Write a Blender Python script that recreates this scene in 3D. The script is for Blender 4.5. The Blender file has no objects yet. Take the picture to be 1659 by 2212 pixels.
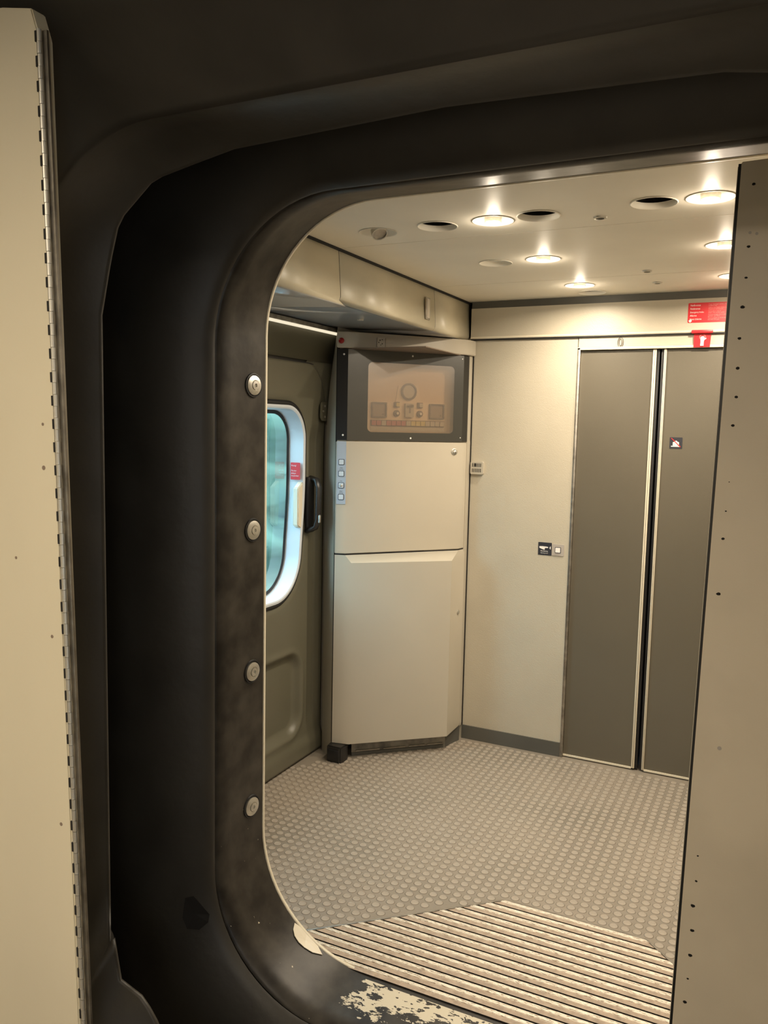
import bpy, bmesh, math, random
from mathutils import Vector, Matrix
from mathutils.geometry import tessellate_polygon
random.seed(7)
S = bpy.context.scene
COL = S.collection

# ------------------------------------------------------------------ camera
cam = bpy.data.objects.new('camera', bpy.data.cameras.new('camera'))
COL.objects.link(cam)
cam.data.sensor_fit = 'HORIZONTAL'
cam.data.sensor_width = 36
cam.data.lens = 36 * 1774.3 / 1659
cam.data.clip_start = 0.02
ya, pi_, ro = [math.radians(v) for v in (26.02, 5.90, -1.216)]
fwd = Vector((-math.sin(ya) * math.cos(pi_), math.cos(ya) * math.cos(pi_), -math.sin(pi_)))
rgt = Vector((math.cos(ya), math.sin(ya), 0))
dwn = fwd.cross(rgt)
r2 = rgt * math.cos(ro) + dwn * math.sin(ro)
d2 = -rgt * math.sin(ro) + dwn * math.cos(ro)
Mx = Matrix((r2, -d2, -fwd)).transposed().to_4x4()
Mx.translation = Vector((0, 0, 1.58))
cam.matrix_world = Mx
S.camera = cam

# ------------------------------------------------------------------ world, exposure
S.view_settings.view_transform = 'Standard'
S.view_settings.look = 'None'
S.view_settings.exposure = 0.0
S.view_settings.gamma = 1.0
S.view_settings.use_curve_mapping = False
W = bpy.data.worlds.new('sky')
S.world = W
W.use_nodes = True
W.node_tree.nodes['Background'].inputs[0].default_value = (0.58, 0.80, 1.0, 1)
W.node_tree.nodes['Background'].inputs[1].default_value = 9.5
LAMP_W = 7.8          # each lit downlight of the vestibule ahead
NEAR_W = 20.0          # each lamp of the vestibule we stand in
WARM = (1.0, 0.85, 0.66)

# ------------------------------------------------------------------ materials
def srgb(r, g, b):
    f = lambda c: (c / 255 / 12.92) if c <= 10 else (((c / 255) + 0.055) / 1.055) ** 2.4
    return (f(r), f(g), f(b), 1)

def mat(name, col, rough=0.5, metal=0.0, bump=0.0, bscale=200, var=0.0, vscale=4.0, col2=None, stretch=(1, 1, 1), spec=0.5, coat=0.0):
    m = bpy.data.materials.new(name)
    m.use_nodes = True
    nt = m.node_tree
    N, L = nt.nodes, nt.links
    p = N['Principled BSDF']
    p.inputs['Base Color'].default_value = col
    p.inputs['Roughness'].default_value = rough
    p.inputs['Metallic'].default_value = metal
    p.inputs['Specular IOR Level'].default_value = spec
    if coat:
        p.inputs['Coat Weight'].default_value = coat
        p.inputs['Coat Roughness'].default_value = 0.15
    tc = N.new('ShaderNodeTexCoord')
    mp = N.new('ShaderNodeMapping')
    mp.inputs['Scale'].default_value = stretch
    L.new(tc.outputs['Object'], mp.inputs[0])
    if var or col2:
        n = N.new('ShaderNodeTexNoise')
        n.inputs['Scale'].default_value = vscale
        n.inputs['Detail'].default_value = 6
        L.new(mp.outputs[0], n.inputs[0])
        r = N.new('ShaderNodeValToRGB')
        c2 = col2 or tuple([c * (1 - var) for c in col[:3]] + [1])
        r.color_ramp.elements[0].color = c2
        r.color_ramp.elements[1].color = col
        r.color_ramp.elements[0].position = 0.3
        r.color_ramp.elements[1].position = 0.62
        L.new(n.outputs[0], r.inputs[0])
        L.new(r.outputs[0], p.inputs['Base Color'])
    if bump:
        n2 = N.new('ShaderNodeTexNoise')
        n2.inputs['Scale'].default_value = bscale
        n2.inputs['Detail'].default_value = 3
        L.new(mp.outputs[0], n2.inputs[0])
        b = N.new('ShaderNodeBump')
        b.inputs['Strength'].default_value = bump
        b.inputs['Distance'].default_value = 0.002
        L.new(n2.outputs[0], b.inputs['Height'])
        L.new(b.outputs[0], p.inputs['Normal'])
    return m

def emit(name, col, s):
    m = bpy.data.materials.new(name)
    m.use_nodes = True
    nt = m.node_tree
    nt.nodes.remove(nt.nodes['Principled BSDF'])
    e = nt.nodes.new('ShaderNodeEmission')
    e.inputs[0].default_value = (*col[:3], 1)
    e.inputs[1].default_value = s
    nt.links.new(e.outputs[0], nt.nodes['Material Output'].inputs[0])
    return m

CREAM = (0.66, 0.59, 0.44, 1)
M_wall = mat('cream_vinyl', (0.52, 0.475, 0.378, 1), 0.42, bump=0.35, bscale=260, var=0.06, vscale=5)
M_cab = mat('cream_laminate', (0.50, 0.455, 0.368, 1), 0.34, bump=0.06, bscale=300, var=0.05, vscale=3)
M_ceil = mat('ceiling_white', (0.93, 0.88, 0.76, 1), 0.48, bump=0.03, spec=0.35, bscale=150, var=0.05, vscale=4)
M_bulk = mat('bulkhead_cream', (0.68, 0.62, 0.47, 1), 0.34, var=0.14, vscale=5, stretch=(1, 0.8, 2))
M_soff = mat('soffit_grey', (0.62, 0.62, 0.61, 1), 0.14, var=0.04, spec=0.9)
M_near = mat('panel_beige', (0.60, 0.54, 0.40, 1), 0.45, bump=0.08, bscale=260, var=0.08, vscale=3, stretch=(1, 1, 0.5))
M_right = mat('panel_beige_worn', (0.68, 0.60, 0.47, 1), 0.5, bump=0.08, bscale=260, var=0.12, vscale=3.5)
M_olive = mat('door_olive', (0.125, 0.118, 0.082, 1), 0.33, bump=0.08, bscale=300, var=0.06, vscale=4)
M_leaf = mat('leaf_olive', (0.120, 0.106, 0.078, 1), 0.42, bump=0.12, bscale=320, var=0.05, vscale=4)
M_rub = mat('black_rubber', (0.040, 0.036, 0.029, 1), 0.5, bump=0.5, bscale=35, var=0.35, vscale=6)
M_black = mat('black_plastic', (0.016, 0.015, 0.014, 1), 0.35)
M_gask = mat('gasket_black', (0.010, 0.010, 0.011, 1), 0.45)
M_alu = mat('aluminium', (0.78, 0.74, 0.66, 1), 0.3, 1.0, bump=0.1, bscale=90, stretch=(0.2, 4, 4))
M_alud = mat('aluminium_dull', (0.45, 0.42, 0.37, 1), 0.42, 1.0, var=0.4, vscale=30)
M_steel = mat('steel_zinc', (0.62, 0.60, 0.54, 1), 0.38, 0.8, var=0.25, vscale=40)
M_trim = mat('cream_edge_trim', (0.72, 0.66, 0.52, 1), 0.4)
M_base = mat('baseboard_grey', (0.105, 0.103, 0.09, 1), 0.45, var=0.2)
M_kick = mat('kick_plate_dirty', (0.26, 0.24, 0.20, 1), 0.5, 0.2, var=0.6, vscale=18, bump=0.4, bscale=60)
M_reveal = mat('reveal_white', (0.62, 0.66, 0.70, 1), 0.35)
M_red = mat('sign_red', (0.62, 0.022, 0.03, 1), 0.4)
M_redbulb = mat('red_lens', (0.35, 0.01, 0.01, 1), 0.25)
M_white = mat('print_white', (0.85, 0.82, 0.78, 1), 0.5)
M_pink = mat('print_pink', (0.80, 0.35, 0.32, 1), 0.5)
M_navy = mat('sign_navy', (0.028, 0.03, 0.04, 1), 0.4)
M_greyp = mat('grey_plastic', (0.42, 0.38, 0.34, 1), 0.4)
M_ink = mat('ink_dark', (0.03, 0.035, 0.05, 1), 0.5)
M_bluep = mat('pale_panel', (0.42, 0.46, 0.52, 1), 0.3)  # bluish base colour stands in for daylight on a silver-grey strip
M_hole = mat('hole_dark', (0.006, 0.005, 0.004, 1), 0.8)
M_duct = mat('duct_mesh_dark', (0.012, 0.011, 0.009, 1), 0.7, bump=1, bscale=500)
M_console = mat('console_tan', (0.80, 0.63, 0.47, 1), 0.6)
M_console2 = mat('console_panel', (0.88, 0.72, 0.55, 1), 0.6)
M_cdark = mat('console_dark', (0.20, 0.15, 0.11, 1), 0.5)
M_cscreen = mat('console_screen', (0.38, 0.30, 0.24, 1), 0.35)
M_cred = mat('console_red', (0.55, 0.16, 0.14, 1), 0.5)
M_cyel = mat('console_yellow', (0.72, 0.60, 0.24, 1), 0.5)
M_cgrey = mat('console_grey', (0.58, 0.52, 0.44, 1), 0.5)
M_leaves = mat('embankment_leaves', (0.075, 0.11, 0.070, 1), 0.8, var=0.7, vscale=1.6, col2=(0.020, 0.04, 0.028, 1), bump=1.0, bscale=8)
M_lampon = emit('lamp_on', (1.0, 0.90, 0.72), 38)
M_strip = emit('strip_light', (1.0, 0.88, 0.64), 0.95)

# floor rubber: colour wear
M_floor = mat('floor_rubber', (0.300, 0.258, 0.208, 1), 0.38, bump=0.25, bscale=120, var=0.22, vscale=2.2, col2=(0.225, 0.200, 0.162, 1))
M_stud = mat('floor_stud_rubber', (0.385, 0.335, 0.275, 1), 0.42, var=0.12, vscale=60)
M_dirt = mat('groove_dirt', (0.150, 0.127, 0.100, 1), 0.7, var=0.3, vscale=20)
M_insert = mat('slat_insert', (0.44, 0.345, 0.262, 1), 0.7, bump=0.6, bscale=300, var=0.3, vscale=40)

def worn_alu():
    m = mat('slat_alu_worn', (0.95, 0.90, 0.80, 1), 0.42, 0.25)
    nt = m.node_tree
    N, L = nt.nodes, nt.links
    p = N['Principled BSDF']
    tc = N.new('ShaderNodeTexCoord')
    mp = N.new('ShaderNodeMapping')
    mp.inputs['Scale'].default_value = (9, 60, 60)
    n = N.new('ShaderNodeTexNoise')
    n.inputs['Scale'].default_value = 6
    n.inputs['Detail'].default_value = 8
    n.inputs['Roughness'].default_value = 0.75
    r = N.new('ShaderNodeValToRGB')
    r.color_ramp.elements[0].position = 0.42
    r.color_ramp.elements[0].color = (0.32, 0.24, 0.17, 1)
    r.color_ramp.elements[1].position = 0.50
    r.color_ramp.elements[1].color = (0.92, 0.86, 0.74, 1)
    L.new(tc.outputs['Object'], mp.inputs[0])
    L.new(mp.outputs[0], n.inputs[0])
    L.new(n.outputs[0], r.inputs[0])
    L.new(r.outputs[0], p.inputs['Base Color'])
    return m
M_slat = worn_alu()

def glass(name, tint, gloss_r=0.02, fac=None):
    m = bpy.data.materials.new(name)
    m.use_nodes = True
    nt = m.node_tree
    N, L = nt.nodes, nt.links
    N.remove(N['Principled BSDF'])
    t = N.new('ShaderNodeBsdfTransparent')
    t.inputs[0].default_value = (*tint, 1)
    g = N.new('ShaderNodeBsdfGlossy')
    g.inputs['Roughness'].default_value = gloss_r
    mx = N.new('ShaderNodeMixShader')
    if fac is None:      # Schlick reflectance of a thin pane
        lw = N.new('ShaderNodeLayerWeight')
        lw.inputs[0].default_value = 0.5
        pw = N.new('ShaderNodeMath'); pw.operation = 'POWER'; pw.inputs[1].default_value = 5
        ml = N.new('ShaderNodeMath'); ml.operation = 'MULTIPLY_ADD'; ml.inputs[1].default_value = 0.76; ml.inputs[2].default_value = 0.22
        L.new(lw.outputs['Facing'], pw.inputs[0])
        L.new(pw.outputs[0], ml.inputs[0])
        L.new(ml.outputs[0], mx.inputs[0])
    else:
        mx.inputs[0].default_value = fac
    L.new(t.outputs[0], mx.inputs[1])
    L.new(g.outputs[0], mx.inputs[2])
    L.new(mx.outputs[0], N['Material Output'].inputs[0])
    return m
M_glass = glass('tinted_window_glass', (0.68, 0.92, 0.92))
M_smoke = glass('smoked_acrylic', (0.86, 0.80, 0.72), 0.28, 0.22)
M_smokeb = mat('smoked_border', (0.036, 0.035, 0.029, 1), 0.30, spec=1.0)

def rubber_tunnel():
    # worn rubber: glossy black with scuffs and scraped pale paint near the sill
    m = mat('rubber_tunnel_worn', (0.035, 0.030, 0.024, 1), 0.40, spec=0.35)
    nt = m.node_tree
    N, L = nt.nodes, nt.links
    p = N['Principled BSDF']
    tc = N.new('ShaderNodeTexCoord')
    n = N.new('ShaderNodeTexNoise')
    n.inputs['Scale'].default_value = 14
    n.inputs['Detail'].default_value = 8
    L.new(tc.outputs['Object'], n.inputs[0])
    r = N.new('ShaderNodeValToRGB')
    r.color_ramp.elements[0].position = 0.35
    r.color_ramp.elements[0].color = (0.018, 0.015, 0.012, 1)
    r.color_ramp.elements[1].position = 0.72
    r.color_ramp.elements[1].color = (0.056, 0.049, 0.039, 1)
    L.new(n.outputs[0], r.inputs[0])
    # scraped patch: object coords, x > -1.02, y > 1.87, z < 0.02 with ragged edge
    sep = N.new('ShaderNodeSeparateXYZ')
    L.new(tc.outputs['Object'], sep.inputs[0])
    n2 = N.new('ShaderNodeTexNoise')
    n2.inputs['Scale'].default_value = 11
    n2.inputs['Detail'].default_value = 7
    n2.inputs['Roughness'].default_value = 0.7
    mp = N.new('ShaderNodeMapping')
    mp.inputs['Scale'].default_value = (1.0, 2.2, 1)
    L.new(tc.outputs['Object'], mp.inputs[0])
    L.new(mp.outputs[0], n2.inputs[0])
    def M(op, a, b):
        q = N.new('ShaderNodeMath')
        q.operation = op
        for i, v in enumerate((a, b)):
            if isinstance(v, (int, float)):
                q.inputs[i].default_value = v
            else:
                L.new(v, q.inputs[i])
        return q.outputs[0]
    off = M('MULTIPLY', M('SUBTRACT', n2.outputs[0], 0.5), 0.42)
    xin = M('GREATER_THAN', M('ADD', sep.outputs[0], M('MULTIPLY', off, 0.9)), -0.985)
    yin = M('GREATER_THAN', M('ADD', sep.outputs[1], M('MULTIPLY', off, 0.75)), 1.905)
    yin2 = M('LESS_THAN', sep.outputs[1], 1.985)
    zin = M('LESS_THAN', sep.outputs[2], 0.05)
    n4 = N.new('ShaderNodeTexNoise')
    n4.inputs['Scale'].default_value = 38
    n4.inputs['Detail'].default_value = 6
    L.new(mp.outputs[0], n4.inputs[0])
    blot = M('LESS_THAN', n4.outputs[0], 0.575)
    msk = M('MULTIPLY', M('MULTIPLY', M('MULTIPLY', xin, yin), M('MULTIPLY', yin2, zin)), blot)
    # fine scratches near the bottom corner
    n3 = N.new('ShaderNodeTexNoise')
    n3.inputs['Scale'].default_value = 60
    n3.inputs['Detail'].default_value = 5
    L.new(tc.outputs['Object'], n3.inputs[0])
    sc = M('MULTIPLY', M('GREATER_THAN', n3.outputs[0], 0.735), M('LESS_THAN', sep.outputs[2], 0.5))
    msk2 = M('MAXIMUM', msk, sc)
    mx = N.new('ShaderNodeMix')
    mx.data_type = 'RGBA'
    L.new(msk2, mx.inputs[0])
    L.new(r.outputs[0], mx.inputs[6])
    mx.inputs[7].default_value = (0.62, 0.56, 0.43, 1)
    L.new(mx.outputs[2], p.inputs['Base Color'])
    b = N.new('ShaderNodeBump')
    b.inputs['Strength'].default_value = 0.35
    b.inputs['Distance'].default_value = 0.003
    L.new(n.outputs[0], b.inputs['Height'])
    L.new(b.outputs[0], p.inputs['Normal'])
    return m
M_tun = rubber_tunnel()

# ------------------------------------------------------------------ mesh helpers
def link(name, bm, m, parent=None, smooth=False, loc=None):
    me = bpy.data.meshes.new(name)
    bmesh.ops.remove_doubles(bm, verts=bm.verts, dist=1e-6)
    bmesh.ops.recalc_face_normals(bm, faces=bm.faces)
    bm.to_mesh(me)
    bm.free()
    o = bpy.data.objects.new(name, me)
    COL.objects.link(o)
    for k in (m if isinstance(m, (list, tuple)) else [m]):
        me.materials.append(k)
    if smooth:
        for p in me.polygons:
            p.use_smooth = True
        if smooth != 'all':
            me.set_sharp_from_angle(angle=math.radians(35))
    if loc:
        o.location = loc
    if parent:
        o.parent = parent
    return o

def tag(o, label=None, cat=None, group=None, kind=None):
    if label: o['label'] = label
    if cat: o['category'] = cat
    if group: o['group'] = group
    if kind: o['kind'] = kind
    return o

def struct(o, label, cat):
    return tag(o, label, cat, kind='structure')

def thing(name, label, cat, loc=(0, 0, 0), group=None, kind=None):
    o = bpy.data.objects.new(name, None)
    o.empty_display_size = 0.05
    COL.objects.link(o)
    o.location = loc
    return tag(o, label, cat, group, kind)

def box(bm, a, b, bev=0.0, mi=0):
    """axis aligned box from corner a to corner b"""
    x0, y0, z0 = a
    x1, y1, z1 = b
    r = bmesh.ops.create_cube(bm, size=1)
    vs = r['verts']
    for v in vs:
        v.co = Vector(((x0 + x1) / 2 + v.co.x * abs(x1 - x0), (y0 + y1) / 2 + v.co.y * abs(y1 - y0), (z0 + z1) / 2 + v.co.z * abs(z1 - z0)))
    fs = set(f for v in vs for f in v.link_faces)
    for f in fs:
        f.material_index = mi
    if bev:
        es = list(set(e for v in vs for e in v.link_edges))
        bmesh.ops.bevel(bm, geom=es, offset=bev, segments=2, affect='EDGES', profile=0.5)

def B(name, a, b, m, parent=None, bev=0.0):
    bm = bmesh.new()
    box(bm, a, b, bev)
    return link(name, bm, m, parent, smooth=bev > 0)

def cyl(bm, c, axis, r, h, n=24, r2=None, mi=0, caps=True):
    """cylinder/cone from c along axis, height h"""
    axis = Vector(axis).normalized()
    q = Vector((0, 0, 1)).rotation_difference(axis).to_matrix().to_4x4()
    r_ = bmesh.ops.create_cone(bm, cap_ends=caps, segments=n, radius1=r, radius2=r if r2 is None else r2, depth=h)
    T = Matrix.Translation(Vector(c) + axis * h / 2) @ q
    bmesh.ops.transform(bm, matrix=T, verts=r_['verts'])
    for v in r_['verts']:
        for f in v.link_faces:
            f.material_index = mi

def lathe(bm, prof, c, axis, n=32, mi=0):
    """prof list of (r, h) revolved round axis at c"""
    axis = Vector(axis).normalized()
    q = Vector((0, 0, 1)).rotation_difference(axis).to_matrix()
    rings = []
    for r, h in prof:
        if r < 1e-6:
            rings.append([bm.verts.new(Vector(c) + q @ Vector((0, 0, h)))])
        else:
            rings.append([bm.verts.new(Vector(c) + q @ Vector((r * math.cos(2 * math.pi * k / n), r * math.sin(2 * math.pi * k / n), h))) for k in range(n)])
    for a, b in zip(rings, rings[1:]):
        for k in range(n):
            k2 = (k + 1) % n
            if len(a) == 1 and len(b) == 1: continue
            if len(a) == 1: f = bm.faces.new((a[0], b[k], b[k2]))
            elif len(b) == 1: f = bm.faces.new((a[k], a[k2], b[0]))
            else: f = bm.faces.new((a[k], a[k2], b[k2], b[k]))
            f.material_index = mi

def prism(bm, pts, h, base=None, d=None, mi=0):
    """pts 3D planar polygon; extruded by vector h"""
    h = Vector(h)
    a = [bm.verts.new(Vector(p)) for p in pts]
    b = [bm.verts.new(Vector(p) + h) for p in pts]
    n = len(pts)
    fs = [bm.faces.new(a), bm.faces.new(b[::-1])]
    for k in range(n):
        fs.append(bm.faces.new((a[k], b[k], b[(k + 1) % n], a[(k + 1) % n])))
    for f in fs: f.material_index = mi

def P(name, pts, h, m, parent=None, bev=0):
    bm = bmesh.new()
    prism(bm, pts, h)
    if bev:
        bmesh.ops.bevel(bm, geom=list(bm.edges), offset=bev, segments=2, affect='EDGES')
    return link(name, bm, m, parent, smooth=bev > 0)

def rrect(w, h, r, n=8, cx=0, cy=0):
    """rounded rectangle outline, counter-clockwise, centred"""
    out = []
    for (sx, sy, a0) in ((1, -1, -90), (1, 1, 0), (-1, 1, 90), (-1, -1, 180)):
        for k in range(n + 1):
            a = math.radians(a0 + 90 * k / n)
            out.append((cx + sx * (w / 2 - r) + r * math.cos(a), cy + sy * (h / 2 - r) + r * math.sin(a)))
    return out

def frame_mat(o, u, n):
    """local x=u (right), y=z-up, z=n (toward the viewer)"""
    u = Vector(u).normalized(); n = Vector(n).normalized()
    up = n.cross(u)
    m = Matrix((u, up, n)).transposed().to_4x4()
    m.translation = Vector(o)
    return m

def plate(bm, T, outline, z0, z1, mi=0):
    """flat plate with 2D outline in frame T from depth z0 to z1"""
    a = [bm.verts.new(T @ Vector((x, y, z0))) for x, y in outline]
    b = [bm.verts.new(T @ Vector((x, y, z1))) for x, y in outline]
    n = len(a)
    fs = [bm.faces.new(b), bm.faces.new(a[::-1])]
    for k in range(n):
        fs.append(bm.faces.new((a[k], a[(k + 1) % n], b[(k + 1) % n], b[k])))
    for f in fs: f.material_index = mi

def plate_hole(bm, T, outer, holes, z0, z1, mi=0):
    loops = [outer] + holes
    vl = [[Vector((x, y, 0)) for x, y in l] for l in loops]
    tris = tessellate_polygon(vl)
    flat = [p for l in loops for p in l]
    A = [bm.verts.new(T @ Vector((x, y, z0))) for x, y in flat]
    Bv = [bm.verts.new(T @ Vector((x, y, z1))) for x, y in flat]
    for t in tris:
        for V_ in (A, Bv):
            try:
                bm.faces.new([V_[i] for i in t]).material_index = mi
            except ValueError:
                pass
    s = 0
    for l in loops:
        n = len(l)
        for k in range(n):
            i, j = s + k, s + (k + 1) % n
            bm.faces.new((A[i], A[j], Bv[j], Bv[i])).material_index = mi
        s += n

def PL(name, T, outline, z0, z1, m, parent=None):
    bm = bmesh.new()
    plate(bm, T, outline, z0, z1)
    return link(name, bm, m, parent)

def rect(x0, y0, x1, y1):
    return [(x0, y0), (x1, y0), (x1, y1), (x0, y1)]

def text(name, s, T, x, y, size, m, parent, align='LEFT', depth=0.0006, squeeze=1.0):
    cu = bpy.data.curves.new(name, 'FONT')
    cu.body = s
    cu.size = size
    cu.align_x = align
    cu.resolution_u = 2
    o = bpy.data.objects.new(name, cu)
    COL.objects.link(o)
    me = bpy.data.meshes.new_from_object(o)
    bpy.data.objects.remove(o)
    for v in me.vertices:
        v.co = T @ Vector((x + v.co.x * squeeze, y + v.co.y, depth))
    me.materials.clear()
    me.materials.append(m)
    o = bpy.data.objects.new(name, me)
    COL.objects.link(o)
    o.parent = parent
    return o

def thicken(o, th):
    # open sheet gets its thickness away from the room (towards -x / up)
    v = sum(((p.normal.x - p.normal.z * 0.3) * p.area for p in o.data.polygons))
    md = o.modifiers.new('thick', 'SOLIDIFY')
    md.thickness = th
    md.offset = -1 if v > 0 else 1
# loop helpers for the rubber rings: same number of points on every loop
XC = -0.54
NS, NC = 10, 18
def rr_loop(hw, zt, zb, r, Y, rb=None, corner=None, cornerb=None):
    rb = rb or r
    xl = XC - hw
    pts = []
    for k in range(NS):
        t = k / NS
        pts.append((xl, (zb + rb) + t * ((zt - r) - (zb + rb))))
    if corner:
        pts += resample(corner, NC)
    else:
        for k in range(NC):
            a = math.radians(180 - 90 * k / (NC - 1))
            pts.append((xl + r + r * math.cos(a), zt - r + r * math.sin(a)))
    for k in range(1, NS + 1):
        pts.append((xl + r + (k / NS) * (XC - xl - r), zt))
    bot = []
    if cornerb:
        bot = resample(cornerb, NC)
    else:
        for k in range(NC):
            a = math.radians(180 + 90 * k / (NC - 1))
            bot.append((xl + rb + rb * math.cos(a), zb + rb + rb * math.sin(a)))
    for k in range(1, NS + 1):
        bot.append((xl + rb + (k / NS) * (XC - xl - rb), zb))
    if corner:   # rebuild straights to meet the custom corner
        c0, c1 = corner[0], corner[-1]
        for k in range(NS):
            pts[k] = (xl + (c0[0] - xl) * k / NS, pts[k][1] * 0 + (zb + rb) + (k / NS) * (c0[1] - zb - rb))
        for k in range(1, NS + 1):
            pts[NS + NC - 1 + k] = (c1[0] + (XC - c1[0]) * k / NS, c1[1] + (zt - c1[1]) * k / NS)
    half = bot[::-1][:-1] + pts[0:]      # bottom centre -> left -> top centre
    half = bot[::-1] + pts
    right = [(2 * XC - x, z) for x, z in half[1:-1]][::-1]
    full = half + right
    return [Vector((x, Y, z)) for x, z in full]

def resample(poly, n):
    L = [0]
    for a, b in zip(poly, poly[1:]):
        L.append(L[-1] + math.dist(a, b))
    out = []
    for k in range(n):
        s = L[-1] * k / (n - 1)
        i = 0
        while i < len(L) - 2 and L[i + 1] < s: i += 1
        t = (s - L[i]) / (L[i + 1] - L[i])
        out.append((poly[i][0] + t * (poly[i + 1][0] - poly[i][0]), poly[i][1] + t * (poly[i + 1][1] - poly[i][1])))
    return out

def loft(name, loops, m, parent, smooth='all', mi=None):
    bm = bmesh.new()
    rings = [[bm.verts.new(v) for v in l] for l in loops]
    n = len(rings[0])
    for i, (a, b) in enumerate(zip(rings, rings[1:])):
        for k in range(n):
            f = bm.faces.new((a[k], a[(k + 1) % n], b[(k + 1) % n], b[k]))
            if mi: f.material_index = mi[i]
    o = link(name, bm, m, parent, smooth=smooth)
    return o

# ================================================================== STRUCTURE
YE = 3.86            # end wall
ZC = 2.195           # ceiling
FT = Matrix.Identity(4)

# ---- floor with a hole for the grate
floor_pts = [(-2.2, 1.99), (1.0, 1.99), (1.0, 3.95), (-2.2, 3.95)]
GR = [(-1.42, 1.991), (0.34, 1.991), (0.19, 2.095), (-0.300, 2.552), (-0.757, 2.552), (-1.262, 2.092)]
bm = bmesh.new()
outer = [(-1.42, 1.99), (-2.2, 1.99), (-2.2, 3.95), (1.0, 3.95), (1.0, 1.99), (0.34, 1.99), (0.19, 2.095), (-0.300, 2.552), (-0.757, 2.552), (-1.262, 2.092)]
plate_hole(bm, FT, outer, [], -0.03, 0.0)
floor = struct(link('floor', bm, M_floor), 'worn grey-brown rubber floor moulded with round studs', 'floor')
B('floor_pan', (-1.5, 1.9, -0.05), (0.4, 2.6, -0.03), M_hole, floor)

# studs
def stud_bm(bm, x, y, n=14, r=0.0137, h=0.0013):
    rings = []
    for rr, z in ((r * 1.13, 0.0001), (r * 1.02, 0.0003), (r * 0.96, h), (r * 0.80, h), (r * 0.74, h * 0.6)):
        rings.append([bm.verts.new((x + rr * math.cos(2 * math.pi * k / n), y + rr * math.sin(2 * math.pi * k / n), z)) for k in range(n)])
    for i, (a, b) in enumerate(zip(rings, rings[1:])):
        for k in range(n):
            bm.faces.new((a[k], a[(k + 1) % n], b[(k + 1) % n], b[k])).material_index = 1 if i == 0 else 0
    bm.faces.new(rings[-1])
def in_grate(x, y, mrg=0.016):
    if y > 2.552 + mrg: return False
    a = (2.552 - 2.092) / (-0.757 + 1.262)
    if y > 2.092 + a * (x + 1.262) + mrg * 1.4: return False
    if y > 2.552 - (0.457 / 0.49) * (x + 0.300) + mrg * 1.4: return False
    return True
pitch = 0.0364
studs = []
j = 0
y = 2.03
while y < 3.84:
    x = -1.97 + 0.0
    while x < 0.05:
        inside = not in_grate(x, y)
        if x < -1.40 and y > 3.30 + (x + 1.86) * 1.2 - 0.02: inside = False
        if y < 2.05 + 0 and x > -1.3: inside = False
        if inside: studs.append((x, y))
        x += pitch
    y += pitch
    j += 1
def visd(p):
    x, y = p
    # in the camera view only past the frame's inner edge and left of the right-hand panel
    ang = math.atan2(x, y)
    return (-0.685 < ang < -0.075)
vis = sorted([p for p in studs if visd(p)], key=lambda p: p[0] ** 2 + p[1] ** 2)
bm = bmesh.new()
stud_bm(bm, 0, 0)
s0 = link('floor_stud', bm, [M_stud, M_dirt], floor)
first = True
for (x, y) in vis[:300]:
    o = s0 if first else s0.copy()
    if not first:
        COL.objects.link(o)
        o.parent = floor
    o.location = (x, y, 0)
    first = False
rest = set(studs) - set(vis[:300])
bm = bmesh.new()
for (x, y) in sorted(rest):
    stud_bm(bm, x, y, n=12)
me = bpy.data.meshes.new('floor_studs')
bm.to_mesh(me); bm.free()
me.materials.append(M_stud); me.materials.append(M_dirt)
o = bpy.data.objects.new('floor_studs', me)
COL.objects.link(o)
o.parent = floor
o['kind'] = 'stuff'

# ---- end wall
T_end = frame_mat((0, YE, 0), (1, 0, 0), (0, -1, 0))
wall_back = thing('wall_back', 'cream textured end wall panels around the double door', 'wall', (0, YE, 0), kind='structure')
def PW(name, T, outline, z0, z1, m, parent):
    # world mesh under a parent empty that may have a location
    o = PL(name, T, outline, z0, z1, m)
    o.parent = parent
    o.matrix_parent_inverse = Matrix.Translation(-parent.location)
    return o
def sub(o, part):
    o.parent = part      # the part's own world transform is identity
    return o
def under(o, parent):
    o.parent = parent
    o.matrix_parent_inverse = Matrix.Translation(-parent.location)
    return o
PW('wall_panel', T_end, rect(-1.46, 0.0, -0.903, 2.02), -0.10, 0.0, M_wall, wall_back)
PW('wall_panel', T_end, rect(-0.170, 0.0, 1.0, 2.02), -0.10, 0.0, M_wall, wall_back)
PW('lintel_panel', T_end, rect(-0.899, 1.966, -0.174, 2.02), -0.10, 0.002, M_wall, wall_back)
PW('wall_backing', T_end, rect(-1.46, 0.0, 1.0, 2.3), -0.12, -0.101, M_hole, wall_back)
base = B('baseboard_back', (-1.412, YE - 0.006, 0), (-0.905, YE, 0.070), M_base)
struct(base, 'dark grey skirting under the cream end wall panel', 'skirting')
# band over the door
bm = bmesh.new()
prism(bm, [(-1.425, YE - 0.016, 2.016), (-1.425, YE - 0.016, 2.161), (-1.425, YE + 0.0, 2.161), (-1.425, YE + 0.0, 2.012)], (2.4, 0, 0))
trim1 = struct(link('trim_1', bm, M_wall), 'cream fascia band above the double door under the ceiling', 'fascia')
P('fascia_lip', [(-1.425, YE - 0.0175, 2.019), (-1.425, YE - 0.0175, 2.026), (-1.425, YE - 0.0155, 2.026), (-1.425, YE - 0.0155, 2.019)], (2.4, 0, 0), M_trim, trim1)
struct(B('trim_2', (-1.425, YE - 0.008, 2.162), (1.0, YE + 0.02, 2.1945), M_base), 'dark grey strip between fascia and ceiling', 'trim')
P('fascia_gap', [(-1.425, YE - 0.0145, 2.0115), (-1.425, YE - 0.0145, 2.0155), (-1.425, YE + 0.001, 2.0125), (-1.425, YE + 0.001, 2.0085)], (2.4, 0, 0), M_gask, trim1)

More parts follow.
